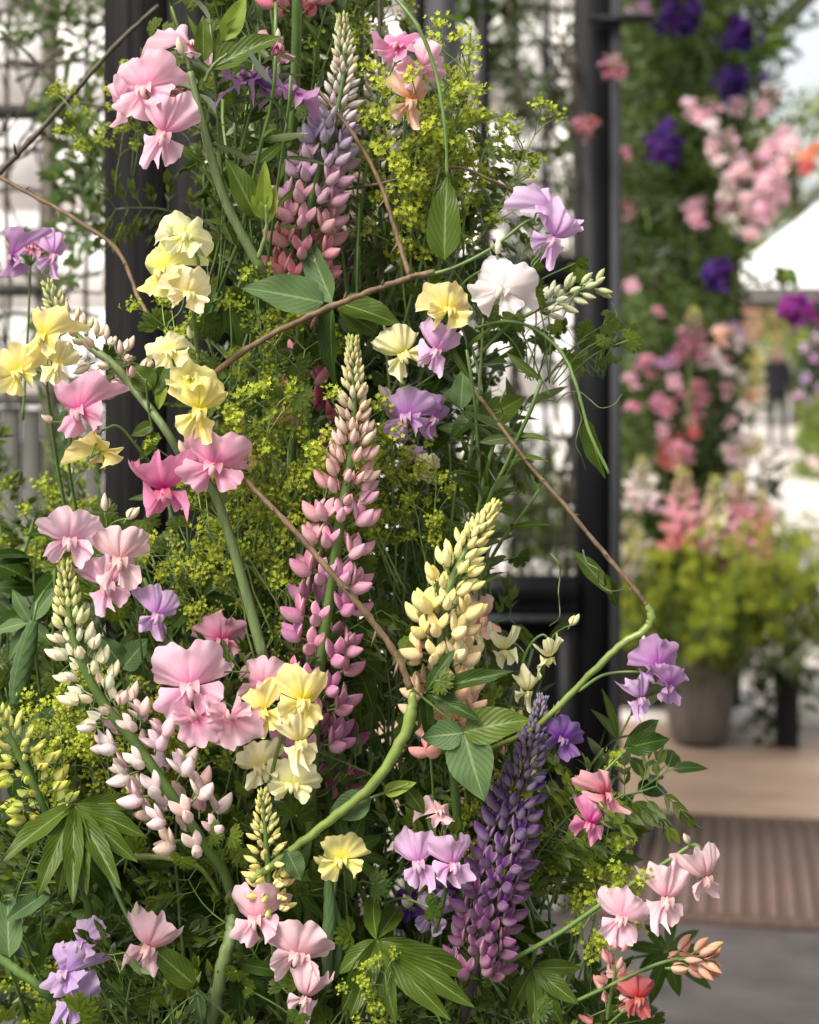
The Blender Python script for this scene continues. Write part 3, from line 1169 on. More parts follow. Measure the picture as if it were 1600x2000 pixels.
SPR = {}
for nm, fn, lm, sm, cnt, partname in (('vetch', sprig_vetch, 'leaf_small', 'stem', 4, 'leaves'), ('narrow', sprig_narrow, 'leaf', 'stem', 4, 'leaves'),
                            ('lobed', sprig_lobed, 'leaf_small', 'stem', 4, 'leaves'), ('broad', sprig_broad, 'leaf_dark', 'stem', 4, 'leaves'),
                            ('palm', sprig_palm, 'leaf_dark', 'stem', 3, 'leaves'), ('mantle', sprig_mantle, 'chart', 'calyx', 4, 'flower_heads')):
    SPR[nm] = []
    for k in range(cnt):
        st, lf = fn(500 + k * 13 + len(nm))
        SPR[nm].append((st.mesh('stem', M[sm]), lf.mesh(partname, M[lm]), partname))

SPNAME = dict(vetch='vetch_sprig', narrow='narrow_leaf_sprig', lobed='lobed_leaf_sprig', broad='broad_leaf_sprig', palm='lupin_leaf_sprig', mantle='lady_mantle_sprig')


def sprig(kind, loc, s, label, group, tilt=(0, 0), cat='foliage', rz=None, rnd=random):
    st, lf, pn = SPR[kind][rnd.randrange(len(SPR[kind]))]
    t = thing(SPNAME[kind], label, cat, loc, group)
    t.rotation_euler = (tilt[0], tilt[1], rnd.uniform(-.6, .6) if rz is None else rz)
    t.scale = (s, s, s)
    obj('stem', st, t)
    o = obj(pn, lf, t)
    o['kind'] = 'stuff'
    return t

# ------------------------------------------------------------------ front flowers: lupins
C = COLR
gb = lin('#B3B566'); gc = lin('#D3CB9A'); cp = lin('#E6C6B4'); pk = lin('#D49CAE'); pk2 = lin('#C68CA8'); pk3 = lin('#B0799A')
lupin('tall pink lupin spike with a green budded tip and widely spaced lower florets', [(689, 668, 1.26), (692, 780, 1.26), (688, 880, 1.26), (668, 1000, 1.265), (645, 1160, 1.27), (622, 1330, 1.28), (612, 1500, 1.30)],
      [(0, 16, 5, 11, 0, gb), (.10, 24, 10, 17, 0, gc), (.19, 34, 17, 24, 1, cp), (.30, 42, 26, 38, 1, mixc(cp, pk, .45)), (.38, 46, 34, 56, 2, pk), (.60, 50, 42, 68, 2, pk2), (1, 50, 44, 74, 2, pk3)],
      7, stem_r=17, base=[(605, 1700, 1.33), (600, 1980, 1.38)], seed=5)
mv = lin('#A596B4'); mp = lin('#C49AAE')
lupin('mauve lupin spike fading from pale buds to coral pink at its foot', [(668, 40, 1.30), (672, 130, 1.30), (655, 230, 1.30), (625, 330, 1.30), (600, 440, 1.30), (590, 560, 1.31)],
      [(0, 16, 5, 12, 0, lin('#A5AC62')), (.20, 26, 12, 20, 0, lin('#D9CFC0')), (.36, 34, 20, 26, 1, lin('#C9B8C6')), (.46, 40, 30, 34, 2, mv), (.68, 44, 36, 42, 2, mp), (.85, 46, 40, 48, 2, lin('#CC8A94')), (1, 46, 40, 50, 2, lin('#C47882'))],
      7, stem_r=13, base=[(580, 760, 1.37), (560, 1050, 1.42)], seed=6)
yl = lin('#EFE69C'); pc = lin('#F0CDB4')
lupin('creamy yellow lupin spike leaning right with peach lower florets', [(964, 990, 1.27), (940, 1030, 1.27), (905, 1085, 1.265), (875, 1160, 1.26), (862, 1260, 1.265), (868, 1360, 1.27), (880, 1460, 1.28)],
      [(0, 18, 4, 10, 0, lin('#CFCB74')), (.14, 28, 10, 18, 0, lin('#DCD886')), (.28, 42, 24, 30, 1, yl), (.40, 48, 34, 44, 2, yl), (.6, 48, 38, 58, 2, mixc(yl, pc, .5)), (1, 50, 40, 64, 2, lin('#EDB8AE'))],
      7, stem_r=14, base=[(900, 1700, 1.32), (905, 1980, 1.36)], seed=8)
dp = lin('#4C3A68')
lupin('deep purple lupin spike leaning right with a dark stem', [(1058, 1368, 1.25), (1040, 1450, 1.25), (1010, 1560, 1.25), (985, 1660, 1.25), (955, 1780, 1.255), (930, 1890, 1.26)],
      [(0, 14, 5, 10, 0, lin('#7C7088')), (.12, 22, 10, 16, 0, lin('#64527E')), (.28, 32, 20, 23, 1, dp), (.38, 38, 27, 29, 2, lin('#4E3568')), (.7, 42, 34, 36, 2, lin('#6A4270')), (1, 42, 36, 40, 2, lin('#8C5C7A'))],
      8, stem_r=15, stem='stem_purple', base=[(905, 1990, 1.3)], seed=9)
wh = lin('#EFEBCB'); wp = lin('#E6CDCB')
lupin('white lupin spike leaning left with lime buds at the tip and blush lower florets', [(128, 1108, 1.24), (133, 1180, 1.24), (150, 1270, 1.24), (200, 1370, 1.245), (268, 1455, 1.25), (340, 1560, 1.25), (400, 1650, 1.26)],
      [(0, 18, 5, 12, 0, lin('#C2C66A')), (.14, 28, 14, 22, 0, lin('#D6D688')), (.26, 40, 26, 34, 1, wh), (.42, 44, 36, 50, 1, wh), (.55, 46, 42, 58, 2, wp), (1, 50, 48, 64, 2, wp)],
      6, stem_r=17, base=[(450, 1740, 1.28), (490, 1990, 1.32)], seed=11)
lupin('lime green lupin spike of unopened buds rising at the open side', [(-22, 1372, 1.24), (10, 1420, 1.24), (45, 1490, 1.245), (92, 1590, 1.25)],
      [(0, 18, 6, 14, 0, lin('#B9C063')), (.3, 30, 20, 26, 0, lin('#D0D070')), (.6, 38, 34, 40, 1, lin('#C4C85C')), (1, 42, 40, 44, 2, lin('#B9C25A'))],
      6, stem_r=13, base=[(170, 1760, 1.3), (200, 1990, 1.34)], seed=12)
lupin('small slim yellow lupin spike beside the pink sweet peas', [(514, 1552, 1.235), (518, 1620, 1.235), (524, 1700, 1.24), (530, 1790, 1.25)],
      [(0, 14, 4, 10, 0, lin('#C9C878')), (.25, 22, 12, 20, 0, lin('#E6DE90')), (.6, 30, 20, 30, 1, lin('#F0E69C')), (1, 34, 24, 36, 2, lin('#F0E49A'))],
      6, stem_r=9, base=[(545, 1990, 1.3)], seed=13)
lupin('pale budded lupin spike leaning left over the charcoal boards', [(95, 560, 1.34), (120, 620, 1.335), (165, 668, 1.33), (225, 715, 1.32), (262, 760, 1.32)],
      [(0, 16, 5, 14, 0, lin('#A9B06A')), (.3, 26, 16, 26, 0, lin('#C9C39A')), (.6, 34, 30, 34, 1, lin('#DCC8B4')), (1, 36, 34, 40, 1, lin('#DDBFB4'))],
      6, stem_r=13, stem='stem_pale', base=[(330, 850, 1.30), (420, 1010, 1.34)], seed=14)
lupin('cream lupin spike half hidden behind thin wires at the top', [(745, 60, 1.42), (742, 200, 1.42), (735, 330, 1.42), (725, 470, 1.43)],
      [(0, 18, 6, 14, 0, lin('#B9BA80')), (.35, 30, 18, 26, 1, lin('#E4DCC4')), (1, 38, 30, 40, 2, lin('#E2D8C2'))], 6, stem_r=10, base=[(720, 720, 1.46)], seed=15)
lupin('dusky mauve lupin spike in shade behind the brown twigs', [(700, 400, 1.45), (698, 480, 1.45), (690, 600, 1.45)],
      [(0, 20, 8, 18, 1, lin('#8A7890')), (.5, 36, 26, 36, 2, lin('#7E5E80')), (1, 38, 30, 40, 2, lin('#8C5A74'))], 6, stem_r=10, base=[(680, 800, 1.5)], seed=16)
lupin('rose pink lupin spike in shade behind the lady mantle', [(590, 600, 1.40), (588, 700, 1.40), (600, 800, 1.40), (610, 900, 1.41)],
      [(0, 22, 8, 24, 1, lin('#C08890')), (.4, 44, 28, 60, 2, lin('#C97C8C')), (1, 50, 36, 80, 2, lin('#C76888'))], 6, stem_r=13, base=[(600, 1200, 1.44)], seed=17, cull=.25)
lupin('blush and cream lupin spike tucked behind the deep purple one', [(1010, 1410, 1.36), (995, 1480, 1.36), (975, 1580, 1.36), (960, 1690, 1.36)],
      [(0, 26, 14, 26, 1, lin('#EFE3A8')), (.4, 44, 32, 48, 2, lin('#F0E0B0')), (1, 46, 36, 54, 2, lin('#EDC0BA'))], 7, stem_r=12, base=[(950, 1960, 1.4)], seed=18)
lupin('dusky magenta lupin spike in shade under the cream sweet peas', [(660, 1330, 1.34), (650, 1430, 1.34), (645, 1530, 1.34)],
      [(0, 40, 22, 50, 1, lin('#A84C78')), (.4, 50, 34, 76, 2, lin('#B05A86')), (1, 48, 34, 80, 2, lin('#A2557C'))], 5, stem_r=12, base=[(640, 1800, 1.4)], seed=19, cull=.2)
lupin('coral pink lupin spike at the very top above the purple sweet peas', [(560, -120, 1.33), (575, -60, 1.33), (580, 20, 1.33)],
      [(0, 30, 18, 34, 1, lin('#D98A9C')), (.5, 46, 34, 50, 2, lin('#CF7890')), (1, 46, 36, 56, 2, lin('#C86482'))], 6, stem_r=16, base=[(575, 200, 1.36), (560, 420, 1.4)], seed=20)

# small snapdragon-like raceme with orange buds, lower right
lupin('arching stem of orange and peach buds reaching over the grey floor', [(1378, 1872, 1.24), (1330, 1872, 1.24), (1270, 1888, 1.24)],
      [(0, 44, 6, 18, 1, lin('#C4936E')), (.3, 40, 12, 34, 1, lin('#C98C76')), (1, 36, 18, 60, 1, lin('#E2A896'))], 4, stem_r=6, base=[(1180, 1930, 1.25), (1060, 1985, 1.28)], seed=21, el=(30, 45), name='bud_raceme', cull=.25)
lupin('peach pink raceme of small open florets low beside the grey floor', [(1205, 1858, 1.25), (1200, 1905, 1.25), (1190, 1960, 1.26), (1180, 2020, 1.27)],
      [(0, 30, 10, 30, 1, lin('#E5AAA0')), (1, 36, 24, 44, 2, lin('#DE9A98'))], 4, stem_r=6, base=[(1150, 2080, 1.3)], seed=22, cull=.3, name='snapdragon')

# ------------------------------------------------------------------ front flowers: sweet peas
SP = sweet_pea
SP('thick ribbed stem with three large light pink sweet peas in front of the charcoal post',
   [(512, 530, 1.27), (440, 390, 1.26), (395, 240, 1.25), (372, 140, 1.25)],
   [(285, 172, 1.235, 132, -12, -14, -4, 'pink', 0), (322, 258, 1.225, 138, 14, 8, 28, 'pink', 3), (238, 196, 1.25, 88, -50, -40, 0, 'pink', 4),
    (348, 182, 1.262, 92, 40, 20, 0, 'pink2', 6), (368, 88, 1.262, 104, 4, 50, -25, 'blush', 1)], 17, 'stem_pale')
SP('purple mauve sweet peas seen edge on above the mauve lupin', [(545, 600, 1.36), (548, 400, 1.33), (540, 200, 1.30), (535, 130, 1.29)],
   [(478, 160, 1.275, 118, -6, -10, -62, 'mauve', 2), (538, 92, 1.285, 92, 16, 25, -20, 'rose', 4), (574, 182, 1.275, 104, 18, 12, -58, 'mauve', 5), (500, 150, 1.28, 70, 40, 0, -40, 'purple', 8)], 5)
SP('pink and peach sweet peas hanging before the grey door post', [(690, 560, 1.36), (715, 330, 1.31), (745, 200, 1.30), (770, 125, 1.29)],
   [(778, 92, 1.275, 108, 12, -12, -12, 'pink2', 7), (822, 132, 1.27, 98, 62, 20, 0, 'blush', 1), (800, 196, 1.265, 112, 12, 4, 28, 'peach', 3)], 6)
SP('dusty mauve sweet peas at the bright open side', [(45, 820, 1.45), (55, 640, 1.44), (60, 520, 1.43)],
   [(26, 498, 1.42, 96, -30, -35, 0, 'mauve', 0), (62, 482, 1.42, 66, 5, 10, -20, 'pink2', 1), (102, 498, 1.42, 84, 24, 30, 5, 'lilacpink', 3)], 5)
SP('upper trio of pale yellow sweet peas on a straight stem', [(386, 700, 1.28), (378, 600, 1.26), (388, 520, 1.25), (380, 490, 1.25)],
   [(360, 462, 1.24, 112, 18, 22, -10, 'cream', 4), (318, 528, 1.24, 106, -24, -12, -4, 'yellow', 0), (366, 572, 1.23, 104, 16, 6, 12, 'cream', 2)], 8)
SP('lower trio of pale yellow sweet peas just above the pink pair', [(470, 1000, 1.34), (420, 880, 1.29), (395, 760, 1.27), (385, 690, 1.26)],
   [(332, 688, 1.245, 92, -18, 12, 0, 'cream', 7), (372, 742, 1.245, 90, 8, 4, -30, 'yellow', 8), (388, 800, 1.235, 120, 10, 4, 6, 'yellow', 3)], 7)
SP('lemon sweet peas crowded at the open side near the fence', [(130, 1010, 1.36), (105, 860, 1.33), (90, 740, 1.31)],
   [(86, 655, 1.285, 98, -8, -14, -10, 'yellow', 0), (112, 712, 1.28, 92, 22, 10, 12, 'cream', 3), (36, 726, 1.29, 104, -30, -12, 4, 'yellow', 5)], 7)
SP('single rose pink sweet pea below the lemon cluster', [(150, 1000, 1.34), (135, 910, 1.31), (140, 840, 1.28)],
   [(156, 800, 1.26, 124, -22, 2, -4, 'pink2', 0)], 6)
SP('pale yellow sweet pea seen from behind on an arching stem', [(380, 1000, 1.34), (290, 900, 1.29), (235, 835, 1.27), (200, 840, 1.265)],
   [(196, 882, 1.26, 96, -20, 150, 10, 'yellow', 9)], 6)
SP('bright pink pair of sweet peas on the thick pale stem', [(515, 1285, 1.27), (470, 1120, 1.265), (428, 985, 1.26), (400, 930, 1.255)],
   [(418, 908, 1.235, 142, 12, 6, 4, 'pink2', 0), (320, 954, 1.24, 128, -10, -18, 34, 'hot', 4)], 19, 'stem_pale')
SP('soft pink sweet pea above the white lupin tip', [(140, 1230, 1.30), (150, 1150, 1.28), (140, 1060, 1.26)],
   [(136, 1052, 1.24, 116, 4, -6, 8, 'blush', 5)], 5)
SP('two shell pink ruffled sweet peas beside the white lupin', [(330, 1330, 1.33), (270, 1180, 1.29), (215, 1060, 1.27), (210, 1035, 1.265)],
   [(234, 1092, 1.245, 118, 6, 8, 16, 'blush', 1), (210, 1140, 1.24, 112, -10, -6, 12, 'pink', 3)], 6)
SP('single lilac sweet pea in front of dark leaves', [(300, 1420, 1.33), (280, 1300, 1.29), (268, 1190, 1.265)],
   [(306, 1200, 1.245, 100, 24, 10, 4, 'lilac', 6)], 5)
SP('dusky rose sweet pea in shade above the big pink bloom', [(480, 1480, 1.36), (420, 1330, 1.32), (395, 1240, 1.30)],
   [(432, 1250, 1.275, 96, 10, 18, 6, 'rose', 2)], 5)
SP('largest light pink ruffled sweet peas at the centre of the arrangement', [(520, 1680, 1.36), (470, 1540, 1.31), (430, 1430, 1.28), (400, 1350, 1.26)],
   [(372, 1338, 1.225, 152, -6, -8, -4, 'pink', 0), (385, 1402, 1.22, 104, 150, -8, 5, 'pink', 5), (452, 1402, 1.215, 108, 168, 12, 0, 'pink', 2)], 6)
SP('pink sweet pea rising behind the yellow blooms', [(560, 1640, 1.36), (540, 1460, 1.31), (520, 1350, 1.28)],
   [(516, 1336, 1.255, 110, 4, 6, -10, 'pink', 5)], 5)
SP('butter yellow sweet peas touching the big pink blooms', [(500, 1700, 1.30), (520, 1560, 1.255), (550, 1440, 1.235), (575, 1385, 1.235)],
   [(515, 1388, 1.225, 92, -30, -14, 8, 'yellow', 1), (590, 1368, 1.22, 122, 18, 8, -6, 'yellow', 0), (586, 1446, 1.215, 108, -8, 6, 20, 'cream', 3)], 8)
SP('two cream sweet peas below the butter yellow ones', [(600, 1800, 1.36), (580, 1660, 1.30), (560, 1560, 1.27)],
   [(508, 1496, 1.25, 96, -20, -12, -4, 'cream', 4), (570, 1532, 1.24, 100, 8, 4, 4, 'cream', 2)], 5)
SP('single lemon sweet pea above the slender seed pods', [(690, 1900, 1.34), (680, 1800, 1.29), (672, 1700, 1.26)],
   [(668, 1678, 1.235, 100, -6, 4, 4, 'yellow', 9)], 5)
SP('pale lilac pink trio of sweet peas left of the deep purple lupin', [(800, 1960, 1.34), (850, 1820, 1.29), (872, 1720, 1.265), (868, 1620, 1.25)],
   [(856, 1588, 1.235, 88, 4, 8, -34, 'blush', 1), (818, 1682, 1.232, 98, -10, -12, 6, 'lilacpink', 3), (884, 1686, 1.225, 106, 10, 8, 4, 'lilacpink', 0)], 9)
SP('small violet sweet peas in shade under the pale lilac trio', [(800, 2000, 1.38), (820, 1880, 1.34), (830, 1800, 1.32)],
   [(845, 1786, 1.295, 74, 10, 12, 10, 'lilac', 7), (800, 1768, 1.32, 66, -20, -20, 0, 'deep', 1), (880, 1740, 1.32, 60, 20, 10, 0, 'purple', 4)], 5)
SP('lilac white pair of sweet peas on an arching stem before the black door frame',
   [(800, 545, 1.27), (880, 525, 1.26), (960, 485, 1.25), (1030, 432, 1.245), (1048, 440, 1.245)],
   [(1072, 408, 1.235, 112, 14, 34, -16, 'lilacpink', 4), (1082, 462, 1.228, 106, 28, 22, 40, 'lilacpink', 3)], 7)
SP('blush white sweet pea beside the yellow bloom on the arching twig', [(880, 620, 1.30), (900, 560, 1.27), (940, 530, 1.26), (965, 545, 1.255)],
   [(980, 566, 1.238, 124, 24, 6, -2, 'white', 0)], 5)
SP('yellow cream and lilac sweet peas clustered under the arching twig', [(730, 880, 1.33), (760, 780, 1.30), (800, 700, 1.28), (850, 640, 1.265)],
   [(874, 606, 1.245, 104, 14, 8, -4, 'yellow', 2), (786, 690, 1.26, 104, -28, -14, 30, 'cream', 9), (852, 682, 1.252, 92, 26, 10, 30, 'lilacpink', 4)], 7)
SP('mauve pair of sweet peas beside the pink lupin tip', [(690, 1010, 1.35), (760, 880, 1.31), (800, 810, 1.29)],
   [(796, 812, 1.27, 98, -14, -12, 0, 'mauve', 5), (846, 816, 1.275, 80, 40, 20, 10, 'mauve', 3)], 6)
SP('faded cream and mauve sweet pea in shade near the yellow lupin', [(780, 1100, 1.40), (810, 1000, 1.37), (830, 930, 1.35)],
   [(832, 915, 1.34, 58, 10, 10, 10, 'cream', 1), (800, 890, 1.35, 46, -10, -20, 0, 'lilac', 4)], 4)
SP('nodding cream sweet peas in front of the black panel', [(960, 1460, 1.33), (1000, 1360, 1.31), (1030, 1270, 1.295), (1058, 1240, 1.29), (1075, 1252, 1.29)],
   [(985, 1268, 1.295, 72, -10, -14, 38, 'cream', 1), (1074, 1282, 1.285, 66, -4, 20, 62, 'cream', 6), (1030, 1348, 1.285, 70, 6, 16, 54, 'cream', 3)], 5)
SP('peach cream sweet pea behind the yellow lupin', [(960, 1400, 1.36), (950, 1290, 1.34)],
   [(940, 1206, 1.33, 80, 12, 14, 4, 'peach', 7), (925, 1240, 1.34, 60, -10, 0, 20, 'cream', 5)], 5)
SP('mauve pink sweet peas hanging from the curling green vine over the path', [(1130, 1350, 1.25), (1180, 1318, 1.245), (1240, 1312, 1.24), (1265, 1318, 1.24)],
   [(1286, 1300, 1.228, 92, 8, 18, -8, 'mauve', 2), (1308, 1338, 1.224, 78, 40, 24, 20, 'mauve', 5), (1250, 1362, 1.225, 78, -6, 10, 44, 'lilac', 3)], 6)
SP('single violet sweet pea against the black panel beside the purple lupin', [(1010, 1640, 1.32), (1050, 1520, 1.28), (1068, 1440, 1.265)],
   [(1098, 1442, 1.245, 86, 30, 30, 4, 'purple', 5)], 5)
SP('bright salmon pink pair of sweet peas on a thin stem before the door frame', [(1010, 1640, 1.30), (1080, 1578, 1.27), (1140, 1545, 1.25), (1218, 1470, 1.25)],
   [(1182, 1550, 1.238, 92, 20, 34, -6, 'salmon', 4), (1152, 1606, 1.232, 90, 26, 20, 22, 'hot', 0)], 6)
SP('nodding blush pink sweet peas on a long arching stem over the grey floor', [(940, 1905, 1.27), (1080, 1830, 1.25), (1200, 1748, 1.24), (1300, 1684, 1.235), (1350, 1652, 1.235), (1368, 1658, 1.235), (1372, 1684, 1.235)],
   [(1378, 1712, 1.228, 96, -10, 26, 48, 'blush', 6), (1302, 1752, 1.222, 118, 6, 10, 32, 'blush', 3), (1214, 1792, 1.225, 102, 16, 4, 6, 'blush', 8)], 9)
SP('lilac trio of sweet peas low among dark leaves', [(300, 2010, 1.30), (235, 1950, 1.26), (175, 1880, 1.25)],
   [(160, 1842, 1.235, 102, -16, -12, -6, 'lilac', 9), (128, 1898, 1.228, 106, -12, -10, 0, 'lilac', 0), (142, 1952, 1.222, 96, 18, 10, 16, 'lilac', 3)], 7)
SP('soft pink sweet pea half hidden by a leaf under the large lupin leaf', [(205, 1690, 1.29), (235, 1760, 1.27), (262, 1815, 1.26), (275, 1832, 1.255)],
   [(290, 1848, 1.24, 122, 30, 12, 4, 'blush', 4)], 9)
SP('pink sweet peas stacked beside the slender seed pods', [(560, 2030, 1.31), (565, 1920, 1.27), (530, 1820, 1.25)],
   [(500, 1792, 1.232, 120, -8, -4, 0, 'pink', 0), (580, 1862, 1.226, 118, 16, 10, -4, 'blush', 5), (598, 1944, 1.22, 104, 20, 12, 30, 'blush', 3)], 7)
SP('coral pink ruffled sweet pea at the foot of the arrangement over the grey floor', [(1130, 2060, 1.30), (1190, 2000, 1.26), (1230, 1965, 1.25)],
   [(1246, 1950, 1.238, 84, 14, 8, 10, 'coral', 4), (1215, 1905, 1.25, 50, -20, 20, 0, 'peach', 1)], 5)

# ------------------------------------------------------------------ hero leaves, twigs, vines, pods
branch('twining_vine', 'brown twig arching up to the pair of lilac white sweet peas with three toothed leaves',
       [(395, 750, 1.27), (470, 690, 1.26), (560, 638, 1.255), (650, 598, 1.25), (735, 565, 1.25), (800, 542, 1.25), (850, 530, 1.25)], 13, 11, 'twig',
       leaves=[(632, 592, 478, 556, 88, 'ovate', 'leaf_blue', -.02, Vector((.1, -1, .5))), (650, 592, 590, 458, 60, 'ovate', 'leaf_blue', .02, Vector((-.6, -1, .1))),
               (662, 592, 790, 628, 64, 'ovate', 'leaf', -.01, Vector((.1, -1, .8))), (648, 605, 640, 760, 50, 'ovate', 'leaf_dark', .0, Vector((-.8, -1, .2))), (660, 604, 745, 650, 60, 'round', 'leaf', .01)])
branch('twig', 'thin twig arching from the top and carrying one hanging glossy leaf', [(768, -10, 1.26), (815, 50, 1.25), (848, 130, 1.25), (868, 240, 1.245), (874, 345, 1.245)], 9, 6, 'stem', leaves=[(868, 508, 870, 338, 70, 'ovate', 'leaf', 0, Vector((-.25, -1, .1)))])
branch('twig', 'forked brown twig dropping to the arching vine', [(618, 172, 1.29), (690, 262, 1.28), (740, 352, 1.275), (772, 450, 1.265), (800, 540, 1.255)], 7, 10, 'twig')
branch('twig', 'thin dark twig crossing from the lupin to the white panes', [(610, 380, 1.33), (745, 358, 1.30), (880, 326, 1.30), (960, 352, 1.30), (1010, 378, 1.31)], 5, 6, 'twig')
branch('twig', 'dark bent branch rising from the open side to the charcoal post', [(-15, 352, 1.5), (60, 275, 1.5), (150, 175, 1.5), (230, 85, 1.5), (310, 10, 1.5)], 12, 9, 'stem_dark')
branch('twig', 'dark branch sloping down from the open side towards the pale lupin', [(-15, 338, 1.45), (80, 390, 1.44), (150, 430, 1.43), (230, 490, 1.42), (275, 590, 1.40), (310, 640, 1.38)], 9, 8, 'twig')
branch('twig', 'thin dark climbing stem looping across the bright wire trellis at the open side', [(0, 60, 1.9), (60, 110, 1.9), (130, 190, 1.9), (210, 210, 1.9)], 7, 6, 'stem_dark')
branch('wire', 'thin upright dark wire running down behind the mauve lupin', [(741, -40, 1.36), (742, 300, 1.36), (744, 620, 1.36)], 7, 7, 'stem_dark', cat='wire', knots=False)
branch('wire', 'second thin upright wire close to the cream lupin', [(704, -40, 1.40), (708, 200, 1.40), (712, 420, 1.40)], 8, 6, 'stem_dark', cat='wire', knots=False)
branch('twining_vine', 'brown vine slanting down in front of the tall pink lupin',
       [(478, 938, 1.245), (560, 1020, 1.235), (640, 1110, 1.225), (720, 1205, 1.222), (775, 1280, 1.222), (802, 1345, 1.222)], 11, 15, 'twig')
branch('bean_vine', 'thick smooth lime green stem curving down to the small yellow lupin',
       [(806, 1352, 1.222), (802, 1400, 1.222), (772, 1470, 1.222), (715, 1545, 1.225), (640, 1605, 1.23), (560, 1668, 1.235), (490, 1720, 1.24)], 26, 13, 'bean', cat='stem', knots=False, n=12, swell=True)
branch('twining_vine', 'thin tan vine reaching right over the black panel towards the path', [(905, 735, 1.34), (940, 780, 1.31), (978, 832, 1.27), (1040, 915, 1.26), (1110, 995, 1.25), (1180, 1080, 1.24), (1240, 1150, 1.235), (1262, 1180, 1.235)], 7, 9, 'twig',
       leaves=[(1195, 1160, 1118, 1070, 34, 'lance', 'leaf', .01), (1180, 1120, 1210, 1190, 26, 'lance', 'leaf', .01)])
branch('bean_vine', 'bent green stem hooking back below the tan vine in front of the black panel',
       [(1260, 1176, 1.235), (1272, 1205, 1.235), (1258, 1232, 1.235), (1215, 1258, 1.236), (1150, 1320, 1.238), (1085, 1385, 1.242), (1030, 1430, 1.25), (950, 1465, 1.27)], 18, 9, 'bean', cat='stem', knots=False, n=10, swell=True)
branch('twining_vine', 'green arching stem with one long folded leaf hanging before the door frame',
       [(930, 640, 1.30), (985, 628, 1.28), (1040, 640, 1.27), (1098, 690, 1.26), (1128, 760, 1.25), (1150, 840, 1.245), (1190, 925, 1.24)], 7, 6, 'stem',
       leaves=[(1146, 820, 1176, 934, 44, 'ovate', 'leaf', -.005, Vector((-.9, -1, 0)))])
branch('green_shoot', 'thick pale ribbed stem end beside the lowest leaves', [(405, 2020, 1.27), (432, 1900, 1.26), (450, 1830, 1.26), (455, 1790, 1.27)], 30, 20, 'stem_pale', cat='stem', knots=False, ridge=.06)
branch('green_shoot', 'green stem curving in from the side below the lilac trio', [(-40, 1830, 1.25), (20, 1885, 1.25), (75, 1925, 1.25), (110, 1960, 1.26)], 22, 16, 'stem', cat='stem', knots=False,
       leaves=[(18, 1870, 12, 1730, 60, 'ovate', 'leaf_blue', .01), (10, 1800, 120, 1720, 36, 'lance', 'leaf_blue', .02)])
branch('green_shoot', 'thick curved pale stem under the large palmate leaf', [(262, 1672, 1.26), (330, 1676, 1.26), (390, 1695, 1.265), (430, 1750, 1.28)], 14, 8, 'bean', cat='stem', knots=False)
branch('leafy_shoot', 'leafy green shoot at the joint of the thick pink sweet pea stem', [(505, 505, 1.26), (520, 450, 1.255), (520, 400, 1.25)], 9, 6, 'stem_pale',  cat='shoot',
       leaves=[(500, 425, 445, 302, 56, 'ovate', 'leaf', -.01, Vector((.3, -1, .2))), (518, 420, 516, 315, 34, 'ovate', 'leaf_lime', -.01), (520, 440, 540, 360, 26, 'lance', 'leaf_lime', -.01), (516, 430, 494, 380, 24, 'lance', 'leaf_lime', -.01)])
branch('leafy_shoot', 'broad bright leaves beside the topmost pink sweet pea', [(400, 160, 1.255), (415, 130, 1.25), (445, 105, 1.245)], 8, 6, 'stem_pale', cat='shoot',
       leaves=[(412, 135, 548, 56, 62, 'ovate', 'leaf', -.01, Vector((.1, -1, .6))), (398, 120, 396, 28, 36, 'ovate', 'leaf', -.01), (440, 80, 480, -15, 44, 'ovate', 'leaf_lime', .0)])
branch('leafy_shoot', 'grey green crinkled leaves beneath the single lilac sweet pea', [(250, 1420, 1.30), (245, 1350, 1.28), (235, 1310, 1.27)], 7, 5, 'stem', cat='shoot',
       leaves=[(238, 1300, 198, 1245, 50, 'round', 'leaf_blue', -.01), (240, 1305, 286, 1248, 56, 'round', 'leaf_blue', -.01), (245, 1320, 305, 1340, 56, 'round', 'leaf_blue', 0), (250, 1350, 300, 1400, 60, 'round', 'leaf_blue', .0)])
branch('leafy_shoot', 'large drooping veined leaves under the palmate leaf near the yellow lupin', [(805, 1345, 1.23), (860, 1390, 1.23), (910, 1428, 1.23)], 6, 4, 'stem', cat='shoot',
       leaves=[(905, 1430, 1036, 1398, 78, 'ovate', 'leaf', -.012, Vector((.1, -1, .7))), (908, 1432, 940, 1566, 98, 'ovate', 'leaf_blue', -.02, Vector((-.4, -1, .3))), (905, 1432, 820, 1440, 60, 'ovate', 'leaf_blue', 0)])
branch('leafy_shoot', 'single dark pointed leaf crossing the soft pink sweet pea', [(450, 1990, 1.25), (405, 1950, 1.235), (380, 1925, 1.225)], 7, 5, 'stem_pale', cat='shoot',
       leaves=[(382, 1926, 284, 1838, 54, 'ovate', 'leaf', -.01, Vector((.2, -1, .5))), (384, 1928, 392, 2010, 36, 'ovate', 'leaf_blue', 0)])
branch('leafy_shoot', 'dark round leaf on a thin stem before the plant pot', [(1222, 1462, 1.25), (1226, 1455, 1.25), (1230, 1450, 1.25)], 4, 3, 'stem', cat='shoot',
       leaves=[(1218, 1462, 1310, 1440, 48, 'round', 'leaf_dark', .0, Vector((0, -1, .5))), (1222, 1455, 1300, 1400, 40, 'ovate', 'leaf', .03)])
